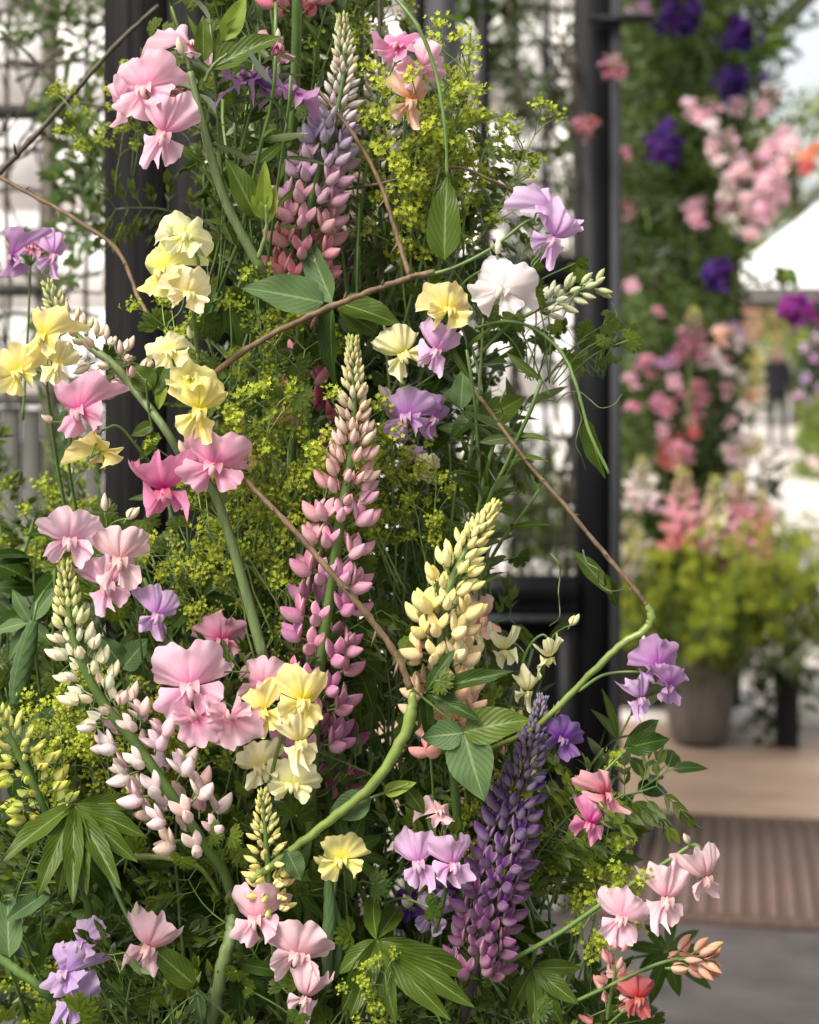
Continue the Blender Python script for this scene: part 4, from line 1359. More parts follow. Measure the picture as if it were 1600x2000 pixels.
branch('leafy_shoot', 'crinkled leaves wrapped round the swollen green stem', [(720, 1560, 1.235), (760, 1545, 1.23), (800, 1530, 1.225)], 6, 4, 'stem', cat='shoot',
       leaves=[(725, 1560, 640, 1590, 60, 'round', 'leaf_blue', 0), (790, 1535, 832, 1590, 34, 'lance', 'leaf', 0), (750, 1548, 812, 1528, 30, 'ovate', 'leaf_lime', -.008), (560, 1660, 590, 1720, 46, 'round', 'leaf_blue', -.005)])
branch('leafy_shoot', 'fresh green leaflets along the pale budded lupin stem', [(300, 850, 1.31), (290, 790, 1.30), (285, 740, 1.29)], 6, 4, 'stem', cat='shoot',
       leaves=[(300, 760, 256, 715, 54, 'round', 'leaf', 0), (300, 770, 330, 700, 30, 'lance', 'leaf', 0), (310, 800, 320, 720, 24, 'lance', 'leaf_lime', 0), (300, 830, 255, 850, 30, 'ovate', 'leaf', 0), (310, 845, 270, 900, 28, 'ovate', 'leaf', 0)])
branch('leafy_shoot', 'long narrow bright leaves behind the mauve pair', [(900, 800, 1.33), (930, 830, 1.33), (950, 860, 1.33)], 6, 4, 'stem', cat='shoot',
       leaves=[(945, 850, 930, 1000, 40, 'lance', 'leaf', 0), (948, 850, 960, 1010, 34, 'lance', 'leaf', 0), (930, 830, 1030, 770, 60, 'ovate', 'leaf', .02), (930, 830, 1000, 850, 46, 'ovate', 'leaf', 0), (900, 800, 905, 720, 44, 'round', 'leaf_blue', 0)])
# snowberry-like bud spray near the door frame
lupin('pale green and white bud spray before the black door frame', [(1165, 560, 1.33), (1120, 570, 1.33), (1080, 590, 1.33), (1040, 610, 1.33)],
      [(0, 30, 8, 26, 0, lin('#A9B878')), (1, 36, 18, 30, 1, lin('#DCDCC4'))], 5, stem_r=6, base=[(990, 640, 1.34), (930, 700, 1.36)], seed=30, el=(40, 40), name='bud_spray')

lupin_leaf('large palmate lupin leaf spreading below the lime lupin', 146, 1572, 1.235,
           [(-5, 1665, -.04, 46), (70, 1745, -.05, 44), (140, 1752, -.06, 40), (168, 1738, -.05, 38), (232, 1728, -.05, 42), (262, 1680, -.03, 44), (292, 1628, -.01, 40), (312, 1562, .02, 36), (110, 1760, -.03, 34)],
           42, 'leaf', stalk=[(150, 1600, 1.26), (210, 1690, 1.28), (250, 1800, 1.31)])
lupin_leaf('large palmate lupin leaf below the pale lilac trio', 736, 1836, 1.235,
           [(872, 1998, -.04, 50), (926, 1965, -.03, 50), (952, 1905, .0, 46), (690, 1985, -.04, 46), (655, 1900, -.01, 40), (660, 1985, -.02, 38), (715, 1710, .06, 40), (800, 1735, .07, 40), (770, 2000, -.03, 40)],
           46, 'leaf', stalk=[(740, 1870, 1.27), (745, 2000, 1.31)])
lupin_leaf('small dark palmate lupin leaf at the joint of the swollen green stem', 832, 1352, 1.235,
           [(998, 1302, -.02, 36), (884, 1262, .0, 30), (936, 1402, -.02, 34), (840, 1460, .0, 26), (800, 1450, .02, 24), (905, 1310, .03, 26)],
           32, 'leaf_dark', stalk=[(836, 1400, 1.25), (850, 1600, 1.29)])
lupin_leaf('palmate lupin leaf in shade behind the yellow trio', 440, 560, 1.37, [(380, 650, 0, 34), (420, 680, 0, 36), (470, 690, 0, 36), (520, 660, 0, 34), (500, 600, 0, 30), (400, 590, 0, 30)], 34, 'leaf_dark', stalk=[(450, 620, 1.4), (470, 800, 1.45)])
lupin_leaf('palmate lupin leaf among the shadows under the single lilac sweet pea', 395, 1160, 1.33, [(330, 1230, 0, 34), (380, 1260, 0, 36), (430, 1250, 0, 34), (470, 1190, 0, 32), (440, 1110, 0, 30), (350, 1120, 0, 30), (320, 1170, 0, 30)], 34, 'leaf_dark', stalk=[(400, 1220, 1.37), (420, 1400, 1.42)])
lupin_leaf('palmate lupin leaf at the lower edge over the shadowed floor', 1040, 1890, 1.27, [(1130, 1960, -.02, 40), (1100, 2010, -.02, 38), (1050, 2020, -.02, 34), (990, 1990, 0, 34), (1140, 1890, 0, 34), (980, 1850, .03, 30)], 36, 'leaf', stalk=[(1035, 1950, 1.3), (1020, 2050, 1.34)])
lupin_leaf('palmate lupin leaf at the side by the grey seed pod', 60, 1215, 1.34, [(-20, 1230, 0, 30), (10, 1290, 0, 30), (110, 1140, 0, 34), (20, 1150, 0, 28), (100, 1260, 0, 30)], 30, 'leaf_blue', stalk=[(70, 1280, 1.36), (90, 1450, 1.4)])
lupin_leaf('palmate lupin leaf hanging in shade beside the foot of the pink lupin', 690, 1280, 1.31, [(640, 1400, 0, 40), (690, 1420, 0, 42), (740, 1400, 0, 40), (720, 1190, .02, 30), (600, 1330, 0, 34), (770, 1330, 0, 32)], 36, 'leaf', stalk=[(700, 1360, 1.34), (710, 1500, 1.38)])
lupin_leaf('palmate lupin leaf low beside the dark pointed leaf', 460, 1880, 1.27, [(400, 1960, 0, 34), (470, 1990, 0, 36), (530, 1970, 0, 36), (560, 1900, 0, 30), (500, 2010, 0, 30)], 34, 'leaf_dark', stalk=[(470, 1950, 1.3), (480, 2060, 1.34)])

def pod(label, pts, w):
    base = P(*pts[0])
    t = thing('seed_pod', label, 'seed pod', base)
    ps = smooth_path([P(*p) - base for p in pts], 8)
    k = len(ps)
    mb = MB()
    rad = [w * pts[0][2] / F / 2 * max(.08, math.sin(PI * min(1, .06 + .9 * i / k)) ** .5) * (1 + .06 * math.sin(i * 1.9)) for i in range(k)]
    mb.tube(ps, rad, 10)
    # flattened pod
    mb.v = [Vector((v.x, v.y * .6, v.z)) for v in mb.v]
    obj('shell', mb.mesh('shell', M['leaf_blue']), t)
    mb = MB(); mb.tube([ps[0], ps[0] + Vector((.001, .006, .012)), ps[0] + Vector((.004, .02, .02))], .0012, 6)
    obj('stalk', mb.mesh('stalk', M['stem']), t)
    return t


pod('grey green seed pod hanging before the slatted fence', [(66, 1212, 1.3), (52, 1270, 1.3), (38, 1330, 1.3), (30, 1378, 1.3)], 40)
pod('long upright green seed pod beside the single lemon sweet pea', [(640, 1700, 1.25), (644, 1780, 1.25), (640, 1860, 1.25), (642, 1930, 1.25)], 26)
pod('second upright green seed pod leaning on the longer one', [(652, 1760, 1.255), (662, 1820, 1.255), (660, 1880, 1.255), (655, 1910, 1.255)], 20)

# ------------------------------------------------------------------ filler foliage of the front arrangement
rf = random.Random(21)


def inside(px, py):
    """where the front planting is dense in the photograph"""
    if py < 560:
        return (430 < px < 740) or (740 <= px < 880 and py > 290)
    if py < 1100:
        return 470 < px < 850
    if py < 1380:
        return 330 < px < 850
    if py < 1640:
        return -40 < px < 960
    return -40 < px < 1090


DENSE = dict(vetch=('vetch sprig with small paired leaflets among the crowded green undergrowth', 'vetch sprigs in the undergrowth'),
             narrow=('upright sprig of narrow green leaves among the crowded undergrowth', 'narrow leaf sprigs in the undergrowth'),
             lobed=('sprig of small lobed leaves among the crowded green undergrowth', 'lobed leaf sprigs in the undergrowth'),
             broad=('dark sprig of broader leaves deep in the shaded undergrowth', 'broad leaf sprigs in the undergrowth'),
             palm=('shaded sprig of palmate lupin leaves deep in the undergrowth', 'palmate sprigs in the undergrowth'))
cnt = 0
for gy in range(-60, 2120, 84):
    for gx in range(-60, 1240, 88):
        px, py = gx + rf.uniform(-36, 36), gy + rf.uniform(-36, 36)
        if not inside(px, py):
            continue
        up = py < 700 or (py < 1300 and px > 700)
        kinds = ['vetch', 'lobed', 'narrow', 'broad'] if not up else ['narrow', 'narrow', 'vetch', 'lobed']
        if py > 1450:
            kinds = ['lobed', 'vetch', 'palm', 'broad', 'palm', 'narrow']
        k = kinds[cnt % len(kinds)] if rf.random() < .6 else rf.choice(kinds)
        D = rf.uniform(1.39, 1.58)
        if k in ('broad', 'palm'):
            D = rf.uniform(1.38, 1.58)
        l, gr = DENSE[k]
        s = rf.uniform(.6, .95)
        drop = .05 * s
        loc = P(px, py, D) - Vector((0, 0, drop))
        sprig(k, loc, s, l, gr, (rf.uniform(-.1, .45), rf.uniform(-.35, .35)), rnd=rf)
        cnt += 1
# nearer sprigs that come up between the blooms
for (px, py, k, D, s) in [(560, 1330, 'vetch', 1.30, .8), (750, 1250, 'lobed', 1.29, .9), (700, 1640, 'lobed', 1.29, .9), (560, 1880, 'vetch', 1.29, .8), (760, 1560, 'vetch', 1.30, .9),
                          (640, 1980, 'lobed', 1.27, .8), (300, 1990, 'lobed', 1.28, .9), (60, 1760, 'vetch', 1.29, .8), (360, 1780, 'broad', 1.30, .9), (250, 1900, 'vetch', 1.30, .8),
                          (420, 1620, 'lobed', 1.31, .8), (1040, 1700, 'vetch', 1.30, .9), 
                          (1080, 1960, 'lobed', 1.30, .8), (880, 1960, 'vetch', 1.28, .8), (930, 790, 'broad', 1.36, .8), (1060, 660, 'lobed', 1.36, .7),
                          (900, 1080, 'narrow', 1.36, .9), (820, 1100, 'lobed', 1.33, .8), (300, 1150, 'lobed', 1.36, .8), (360, 1060, 'lobed', 1.37, .7),
                          (880, 450, 'vetch', 1.38, .7), (940, 560, 'lobed', 1.36, .7), (1165, 690, 'lobed', 1.40, .4),
                          (470, 480, 'narrow', 1.33, .8), (520, 420, 'narrow', 1.34, .9), (440, 700, 'lobed', 1.34, .8)]:
    if 650 < px < 830 and 1050 < py < 1700:
        D += .05
    l = 'green %s sprig pushing forward between the blooms' % {'vetch': 'vetch', 'lobed': 'lobed leaf', 'broad': 'broad leaf', 'narrow': 'narrow leaf'}[k]
    sprig(k, P(px, py, D) - Vector((0, 0, .05 * s)), s, l, '%s sprigs between the blooms' % k, (rf.uniform(-.1, .4), rf.uniform(-.4, .4)), rnd=rf)
# left open side, sparse and further back
for (px, py, k, D, s) in [(60, 1070, 'vetch', 1.6, .9), (20, 1180, 'lobed', 1.6, 1), (150, 1120, 'lobed', 1.65, .9), (30, 640, 'lobed', 2.2, .8), (10, 900, 'narrow', 2.2, .8), (140, 960, 'narrow', 2.1, .8),
                          (165, 300, 'vetch', 2.1, 1), (150, 420, 'vetch', 2.1, 1), (175, 240, 'lobed', 2.2, 1), (100, 520, 'lobed', 1.9, .6), (130, 160, 'broad', 2.6, 1.1), (145, 330, 'broad', 2.4, 1.2), (150, 430, 'broad', 2.4, 1.1),
                          (100, 1330, 'lobed', 1.45, 1), (40, 1400, 'broad', 1.45, 1), (150, 1450, 'vetch', 1.4, .9), (120, 1260, 'broad', 1.5, .9), (30, 1300, 'narrow', 1.5, .8), (60, 1480, 'palm', 1.4, .9), (95, 20, 'vetch', 2.8, 1.2),
                          (60, 1560, 'lobed', 1.38, .9), (170, 40, 'vetch', 2.6, 1.0)]:
    sprig(k, P(px, py, D) - Vector((0, 0, .06 * s)), s, '%s sprig climbing at the bright open side' % {'vetch': 'vetch', 'lobed': 'lobed leaf', 'broad': 'dark broad leaf', 'narrow': 'narrow leaf', 'palm': 'palmate leaf'}[k],
          '%s sprigs at the open side' % k, (rf.uniform(-.1, .3), rf.uniform(-.5, .5)), rnd=rf)
# lady's mantle clouds
ML = [(505, 690, 1.30, 1.0), (540, 800, 1.29, 1.1), (500, 900, 1.29, 1.1), (560, 900, 1.29, 1.1), (540, 1010, 1.28, 1.15), (520, 1100, 1.285, 1.1),
      (580, 1080, 1.285, 1.0), (490, 1150, 1.30, .9), (600, 1000, 1.29, .9), (800, 330, 1.36, 1.1), (840, 270, 1.37, 1.1), (868, 345, 1.36, 1.0), (860, 420, 1.35, 1.1), (790, 440, 1.36, 1.1),
      (620, 90, 1.40, 1.0), (800, 960, 1.31, 1), (850, 1010, 1.31, .9), (780, 1020, 1.32, .9), 
      (190, 1480, 1.28, 1.0), (250, 1440, 1.29, .9), (150, 1500, 1.29, .9), (230, 1530, 1.28, .9), (1110, 1660, 1.30, 1.1), (1150, 1720, 1.29, 1.0), (1090, 1740, 1.29, 1.0), (1060, 1640, 1.31, .9),
      (780, 1965, 1.225, .6), (40, 2010, 1.31, .8), (60, 1040, 1.5, 1.0), (30, 1100, 1.5, .9), (225, 255, 1.5, .7), (250, 230, 1.5, .6), (620, 1290, 1.29, .7),
      (310, 1500, 1.3, .7)]
for (px, py, D, s) in ML:
    if 1.27 < D < 1.345:
        D += .02
        s *= .9
    sprig('mantle', P(px, py, D) - Vector((0, 0, .085 * s)), s, 'froth of tiny chartreuse lady mantle florets among the front flowers', 'lady mantle sprays among the front flowers',
          (rf.uniform(-.1, .35), rf.uniform(-.5, .5)), 'flower', rnd=rf)
# slender bare stems standing between the blooms
for i in range(34):
    px = rf.choice([rf.uniform(440, 900), rf.uniform(500, 720), rf.uniform(650, 950)])
    py = rf.uniform(150, 1500)
    D = rf.uniform(1.30, 1.42)
    h = rf.uniform(250, 480)
    x2 = px + rf.uniform(-45, 45)
    branch('bare_shoot', 'slender bare green stalk standing between the blooms', [(px, py + h, D + .03), ((px + x2) / 2 + rf.uniform(-14, 14), py + h * .5, D + .01), (x2, py, D)], rf.uniform(5, 9), rf.uniform(3, 6),
           rf.choice(['stem', 'stem', 'stem_pale']), cat='stem', group='bare stalks between the blooms', n=6, knots=False)
# tendrils
for i in range(26):
    px, py = rf.choice([(rf.uniform(950, 1150), rf.uniform(560, 1100)), (rf.uniform(250, 420), rf.uniform(500, 1150)), (rf.uniform(700, 960), rf.uniform(250, 1150))])
    D = rf.uniform(1.28, 1.40)
    pts = [(px, py, D)]
    a = rf.uniform(0, 6.28)
    for k in range(6):
        a += rf.uniform(-.9, .9)
        px += math.cos(a) * 26; py += math.sin(a) * 26
        pts.append((px, py, D + rf.uniform(-.01, .01)))
    branch('tendril', 'thin curling green tendril at the edge of the arrangement', pts, 3.4, 1.6, rf.choice(['stem', 'stem_pale', 'stem']), cat='tendril', group='curling tendrils', n=5, knots=False)

# ------------------------------------------------------------------ climber on the middle trellis
for i in range(24):
    px = rf.uniform(900, 1150)
    py = rf.choice([rf.uniform(-80, 130), rf.uniform(-80, 250), rf.uniform(100, 640)])
    if py > 150 and px < 1040 and rf.random() < .6:
        px = rf.uniform(1060, 1200)
    D = rf.uniform(4.2, 4.6)
    k = rf.choice(['vetch', 'broad', 'vetch', 'narrow'])
    sprig(k, P(px, py, D), rf.uniform(.9, 1.5), '%s climber sprig on the middle wire trellis' % k, '%s climbers on the middle trellis' % k, (rf.uniform(-.3, .4), rf.uniform(1.2, 4.6)), rnd=rf)
for i in range(9):
    x = 915 + i * 26 + rf.uniform(-10, 10)
    pts = [(x, 1130, 4.3)]
    y = 1130
    while y > -150:
        y -= rf.uniform(90, 150)
        x += rf.uniform(-34, 34)
        x = max(900, min(1120, x))
        pts.append((x, y, 4.3 + rf.uniform(-.05, .03)))
    branch('climber', 'woody climber stem twisting up the middle wire trellis', pts, rf.uniform(6, 11), 3, 'bark', cat='stem', group='climber stems on the middle trellis', n=6)
for i in range(5):
    x = -30 + i * 45 + rf.uniform(-14, 14)
    pts = []
    y = 800
    while y > -150:
        pts.append((x, y, 3.05 + rf.uniform(-.04, .04)))
        y -= rf.uniform(90, 150)
        x += rf.uniform(-50, 50)
    branch('climber', 'thin climber stem twisting up the trellis at the open side', pts, rf.uniform(6, 9), 3, 'bark', cat='stem', group='climber stems at the open side', n=6)
for i in range(16):
    x, y = rf.uniform(-30, 190), rf.uniform(-40, 640)
    D = rf.uniform(1.9, 2.8)
    a = rf.uniform(-1.2, 1.2) + (PI if rf.random() < .5 else 0)
    pts = [(x, y, D)]
    for k in range(5):
        a += rf.uniform(-.5, .5)
        x += math.cos(a) * 55; y += math.sin(a) * 45
        x = min(x, 204)
        pts.append((x, y, D + rf.uniform(-.03, .03)))
    branch('twig', 'thin bare dark twig tangled at the bright open side', pts, rf.uniform(5, 9), 3, 'stem_dark', group='bare twigs at the open side', n=5)
for i in range(12):
    x, y = rf.uniform(900, 1120), rf.uniform(-40, 520)
    a = rf.uniform(.6, 2.5)
    pts = [(x, y, 4.1)]
    for k in range(5):
        a += rf.uniform(-.6, .6)
        x = max(895, min(1125, x + math.cos(a) * 50)); y += math.sin(a) * 60
        pts.append((x, y, 4.05 + rf.uniform(-.03, .03)))
    branch('twig', 'thin bare twig tangled in the middle wire trellis', pts, rf.uniform(5, 9), 3, 'bark', group='bare twigs on the middle trellis', n=5)
for i in range(22):
    px, py = rf.uniform(880, 1120), rf.uniform(950, 1130)
    sprig(rf.choice(['vetch', 'lobed']), P(px, py, rf.uniform(4.4, 5.2)), 1.3, 'low green planting behind the black half panel', 'plants behind the half panel', (rf.uniform(-.3, .3), rf.uniform(-.5, .5)), rnd=rf)

# ------------------------------------------------------------------ far flower column beyond the doorway
DC = 5.85
cx = (1345 - 800) / F * DC
colp = thing('column_post', 'dark post hidden inside the far flower column', 'post', (cx, DC + .05, 0))
mb = MB(); mb.box(-.06, .06, 0, .12, 0.03, 3.0)
obj('shaft', mb.mesh('shaft', M['black']), colp)
mb = MB(); mb.box(-.225, .215, .13, .15, 0.03, 2.9)  # dark sheet added for the shade between the column's leaves
obj('shade_core_board', mb.mesh('shade_core_board', M['soil']), colp)
for i in range(270):
    py = rf.uniform(-120, 1180)
    w = 118 if py < 900 else 135
    px = 1338 + rf.uniform(-w, w) + (18 if py < 500 else 0)
    if i % 5 == 0:
        px, py = rf.uniform(1205, 1280), rf.uniform(-60, 1190)
    k = rf.choice(['vetch', 'broad', 'narrow', 'lobed', 'broad'])
    D = DC + rf.uniform(-.30, .12)
    s = rf.uniform(1.1, 1.7)
    if 520 < py < 930:
        px = min(px, 1395)
        s *= .8
    hang = rf.random() < .4
    sprig(k, P(px, py, D), s, '%s greenery sprig on the far flower column' % {'vetch': 'vetch', 'broad': 'dark broad leaf', 'narrow': 'narrow leaf', 'lobed': 'lobed leaf'}[k], '%s sprigs on the far column' % k,
          (rf.uniform(-.1, .5), rf.uniform(2.2, 4.0) if hang else rf.uniform(-.6, .6)), rnd=rf)


def far_blooms(label, spots, D=5.5, w=50, name='sweet_pea_spray', base=None):
    p0 = P(spots[0][0], spots[0][1], D + .15)
    t = thing(name, label, 'flower', p0)
    mb = MB()
    for (px, py, col, *rest) in spots:
        ww = (rest[0] if rest else w) * .80
        back, bd = bloom(t, px, py, D + random.uniform(-.03, .03), ww, random.uniform(-25, 25), random.uniform(-30, 30), random.uniform(-20, 30), col)
        mb.tube(smooth_path([back, back + bd * .04 + Vector((0, 0, .0)), Vector((0, .02, 0))], 4), .0022, 5)
    obj('stem', mb.mesh('stem', M['stem']), t)
    return t


def far_cluster(label, px, py, rpx, col, D=5.45, n=26, name='flower_cluster', cat='flower'):
    """dense round head of small ruffled petals"""
    if 5 < D < 6:
        rpx *= 1.22
    c = P(px, py, D)
    t = thing(name, label, cat, c)
    r = rpx * D / F
    mb = MB(); mb.tube(smooth_path([Vector((0, .22, .05)), Vector((0, .1, .03)), Vector((0, 0, 0))], 4), .004, 6)
    obj('stem', mb.mesh('stem', M['stem']), t)
    for i in range(n):
        d = Vector((random.gauss(0, 1), random.gauss(0, 1), random.gauss(0, 1))).normalized()
        if d.y > .4:
            d.y = -d.y
        s = r * random.uniform(.55, .9)
        std = BL[random.randrange(10)][0] if i % 3 else BL[random.randrange(10)][1][i % 2]
        face = (d + Vector((random.uniform(-.7, .7), random.uniform(-.7, .3), random.uniform(-.7, .7)))).normalized()
        rot = Vector((0, -1, 0)).rotation_difference(face).to_matrix().to_4x4()
        obj('petal', std, t, mat=Matrix.Translation(d * r * random.uniform(.35, .85)) @ rot @ Matrix.Rotation(random.random() * 6, 4, 'Y') @ Matrix.Scale(s, 4), color=vary(COLR[col] if isinstance(col, str) else col, .3))
    return t


VI = 'violet'
far_blooms('cascade of shell pink blooms down the sunny outer edge of the far column', [(1395 + 22 * math.sin(i * 1.9) + i * 7, 250 + i * 21, 'blush' if i % 3 else 'white', 50) for i in range(11)], 5.45)
far_blooms('second cascade of pale pink blooms near the tent roof', [(1530 + 20 * math.sin(i * 2.3) - i * 4, 265 + i * 19, 'blush' if i % 2 else 'pink', 48) for i in range(9)], 5.4)
far_blooms('scattered dusty pink blooms on the dark inner side of the far column', [(1235 + (i * 53) % 130, 560 + i * 47, 'rose' if i % 2 else 'pink', 40) for i in range(8)], 5.48)
far_blooms('cream and blush blooms spilling towards the path below the lemon ones', [(1405 + (i * 37) % 68, 640 + i * 31, 'white' if i % 2 else 'blush', 42) for i in range(9)], 5.55)
far_cluster('large violet flower head at the top of the far column', 1325, 42, 48, VI)
far_cluster('violet flower head beside the bright sky on the far column', 1442, 72, 42, VI)
far_cluster('violet flower head below the sky gap on the far column', 1430, 165, 38, VI)
far_cluster('small violet flower head at the outer edge of the far column', 1498, 150, 16, 'deep', n=10)
far_cluster('violet flower head alone on dark greenery of the far column', 1298, 292, 46, 'deep')
far_cluster('violet flower head next to the white tent roof', 1396, 540, 40, 'deep')
far_cluster('magenta purple flower head hanging free over the path', 1556, 608, 42, 'magenta', 5.4)
far_cluster('small coral flower head on the door frame post', 1200, 138, 38, 'salmon', 4.02, 18)
far_cluster('second coral flower head on the trellis side of the door frame', 1145, 246, 32, 'salmon', 4.02, 16)
far_cluster('faint mauve flower head near the top bracket', 1248, 22, 26, 'mauve', 5.5, 12)
far_blooms('spray of light pink blooms at the outer side of the far column', [(1428, 305, 'blush'), (1455, 335, 'blush'), (1478, 325, 'pink2'), (1512, 285, 'blush'), (1540, 290, 'blush'), (1500, 340, 'pink'), (1485, 372, 'pink'), (1515, 360, 'blush'), (1490, 398, 'blush'), (1512, 402, 'blush'), (1488, 430, 'blush')], 5.5, 56)
far_blooms('light pink blooms under the violet heads of the far column', [(1440, 208, 'blush'), (1488, 215, 'blush'), (1500, 190, 'blush'), (1372, 228, 'pink'), (1350, 215, 'blush'), (1395, 205, 'pink')], 5.5, 52)
far_blooms('stacked pair of pink blooms in the middle of the far column', [(1365, 402, 'pink2'), (1364, 432, 'pink2'), (1352, 412, 'pink')], 5.5, 48)
far_blooms('pale pink blooms beside the stacked pair on the far column', [(1425, 392, 'blush'), (1432, 424, 'blush'), (1415, 410, 'pink')], 5.5, 50)
far_blooms('dusty pink bloom right behind the door frame edge', [(1225, 412, 'rose'), (1222, 300, 'rose', 36), (1232, 400, 'pink2', 40)], 5.5, 50)
far_blooms('orange blooms in front of the hedge', [(1580, 308, 'orange', 52), (1572, 330, 'coral', 44), (1600, 296, 'orange', 50)], 5.3)
far_blooms('cream white rounded blooms on the far column', [(1408, 660, 'peach', 58), (1372, 702, 'white', 56), (1412, 712, 'white', 58), (1438, 640, 'lilacpink', 44), (1395, 690, 'white', 40)], 5.5)
far_blooms('row of mauve blooms crossing the far column', [(1312, 705, 'mauve', 50), (1268, 722, 'rose', 50), (1235, 745, 'pink', 46), (1340, 700, 'wine', 50), (1290, 712, 'mauve', 36)], 5.5)
far_blooms('ring of dusty pink blooms on the far column', [(1290, 782, 'rose', 38), (1312, 792, 'salmon', 36), (1300, 805, 'rose', 36), (1282, 795, 'rose', 34)], 5.5)
far_blooms('chain of salmon pink blooms down the far column', [(1362, 760, 'salmon', 44), (1372, 780, 'salmon', 42), (1360, 802, 'salmon', 44), (1350, 828, 'salmon', 38), (1355, 850, 'coral', 36), (1340, 775, 'rose', 40)], 5.5)
far_blooms('coral pink blooms low on the far column', [(1305, 868, 'salmon', 44), (1325, 880, 'salmon', 46), (1300, 900, 'coral', 42), (1322, 905, 'peach', 42), (1330, 860, 'coral', 36), (1295, 885, 'coral', 36)], 5.5)
far_blooms('lemon blooms at the edge of the path by the far column', [(1478, 695, 'yellow', 48), (1466, 722, 'yellow', 46), (1482, 745, 'cream', 46), (1470, 775, 'peach', 46), (1450, 765, 'cream', 44), (1468, 700, 'yellow', 40)], 5.6)
far_blooms('white blooms low at the edge of the path by the far column', [(1425, 885, 'cream', 46), (1450, 905, 'white', 44), (1438, 935, 'cream', 46), (1425, 955, 'white', 40), (1480, 868, 'cream', 58), (1462, 880, 'cream', 48), (1500, 905, 'white', 40), (1440, 860, 'white', 36)], 5.6)
far_blooms('pale pink bloom lying out over the path', [(1502, 1002, 'pink', 48), (1520, 1000, 'white', 40)], 5.5)


def far_lupin(label, px, y0, y1, w, cols, seed, D=5.4, lean=0):
    st = [(0, w * .18, w * .06, w * .18, 0, lin('#B4B45A')), (.35, w * .3, w * .16, w * .25, 1, cols[0]), (.5, w * .42, w * .22, w * .36, 2, cols[0]), (1, w * .45, w * .24, w * .40, 2, cols[1])]
    lupin(label, [(px + lean, y0, D), (px + lean * .4, (y0 + y1) / 2, D), (px, y1, D)], st, 7, stem_r=w * .1, base=[(px - 4, y1 + 120, D + .05)], seed=seed)


far_lupin('coral pink lupin above the plant pot', 1335, 925, 1090, 78, (lin('#EBB0BA'), lin('#DB7272')), 61)
far_lupin('cream lupin above the plant pot', 1398, 940, 1100, 66, (lin('#F0E0BE'), lin('#F0CFC2')), 62)
far_lupin('pink lupin at the outer side above the plant pot', 1446, 935, 1125, 72, (lin('#EBA8BC'), lin('#E28CA8')), 63)
far_lupin('white lupin with a tall lime tip behind the door frame edge', 1255, 900, 1005, 60, (lin('#E8D8D4'), lin('#DCC8CC')), 64)
far_lupin('pale lilac grey lupin low behind the door frame edge', 1240, 1005, 1120, 60, (lin('#CFC0AC'), lin('#B8A8A0')), 65, lean=-12)
far_lupin('dark wine lupin in the middle of the far column', 1348, 610, 720, 60, (lin('#8A5468'), lin('#93506C')), 66, lean=8)
far_lupin('peach lupin leaning at the outer edge above the plant pot', 1478, 960, 1100, 50, (lin('#D9A48E'), lin('#D8988A')), 67, lean=10)
# leaf twig with the free hanging head
branch('leafy_shoot', 'leafy shoot curving out from the far column over the path', [(1450, 560, 5.5), (1500, 525, 5.45), (1540, 530, 5.42), (1556, 590, 5.4)], 7, 5, 'stem', cat='shoot',
       leaves=[(1530, 525, 1560, 560, 34, 'round', 'leaf', 0), (1520, 520, 1535, 565, 34, 'round', 'leaf', 0), (1540, 528, 1515, 545, 26, 'round', 'leaf_lime', 0)])
branch('leafy_shoot', 'leafy shoot against the white sky beside the violet heads', [(1440, 120, 5.5), (1490, 80, 5.45), (1530, 70, 5.42)], 7, 5, 'stem', cat='shoot',
       leaves=[(1500, 78, 1545, 90, 36, 'round', 'leaf', 0), (1510, 75, 1535, 45, 34, 'round', 'leaf_dark', 0), (1490, 80, 1520, 110, 34, 'round', 'leaf_dark', 0)])

# overhead pergola strut
strut = thing('pergola_beam', 'grey timber pergola beam slanting into the sky above the far column', 'beam', P(1400, 175, 5.95))
a, bq = Vector((0, 0, 0)), P(1640, -70, 5.95) - P(1400, 175, 5.95)
d = (bq - a).normalized(); n1 = Vector((0, 1, 0)); n2 = d.cross(n1)
mb = MB()
vs = []
for p in (a, bq):
    for su, sv in ((-1, -1), (1, -1), (1, 1), (-1, 1)):
        vs.append(p + n1 * su * .03 + n2 * sv * .03)
mb.add(vs, [(0, 1, 2, 3), (7, 6, 5, 4), (0, 4, 5, 1), (1, 5, 6, 2), (2, 6, 7, 3), (3, 7, 4, 0)], [(v.x, v.z) for v in vs])
obj('timber', mb.mesh('timber', M['fence'], False), strut)

# ------------------------------------------------------------------ plant pot, its greenery, block and log
Dp = ground_D(1472)
pot = thing('plant_pot', 'grey clay plant pot overflowing with lime greenery beside the mat', 'plant pot', ((1378 - 800) / F * Dp, Dp + .12, .022))
prof = [(.085, 0), (.092, .004), (.108, .10), (.122, .19), (.128, .225), (.142, .228), (.145, .25), (.143, .272), (.126, .274), (.122, .25), (.05, .245), (0.0, .245)]
mb = MB()
rows, uvs = [], []
for (r, z) in prof:
    for i in range(28):
        a = 2 * PI * i / 28
        rows.append(Vector((math.cos(a) * max(r, .0005), math.sin(a) * max(r, .0005), z)))
        uvs.append((i / 28, z))
mb.grid(rows, uvs, 28, len(prof), 0, True)
obj('pot', mb.mesh('pot', M['pot']), pot)
mb = MB(); mb.tube([Vector((0, 0, .246)), Vector((0, 0, .256))], .121, 24)
obj('soil', mb.mesh('soil', M['soil']), pot)
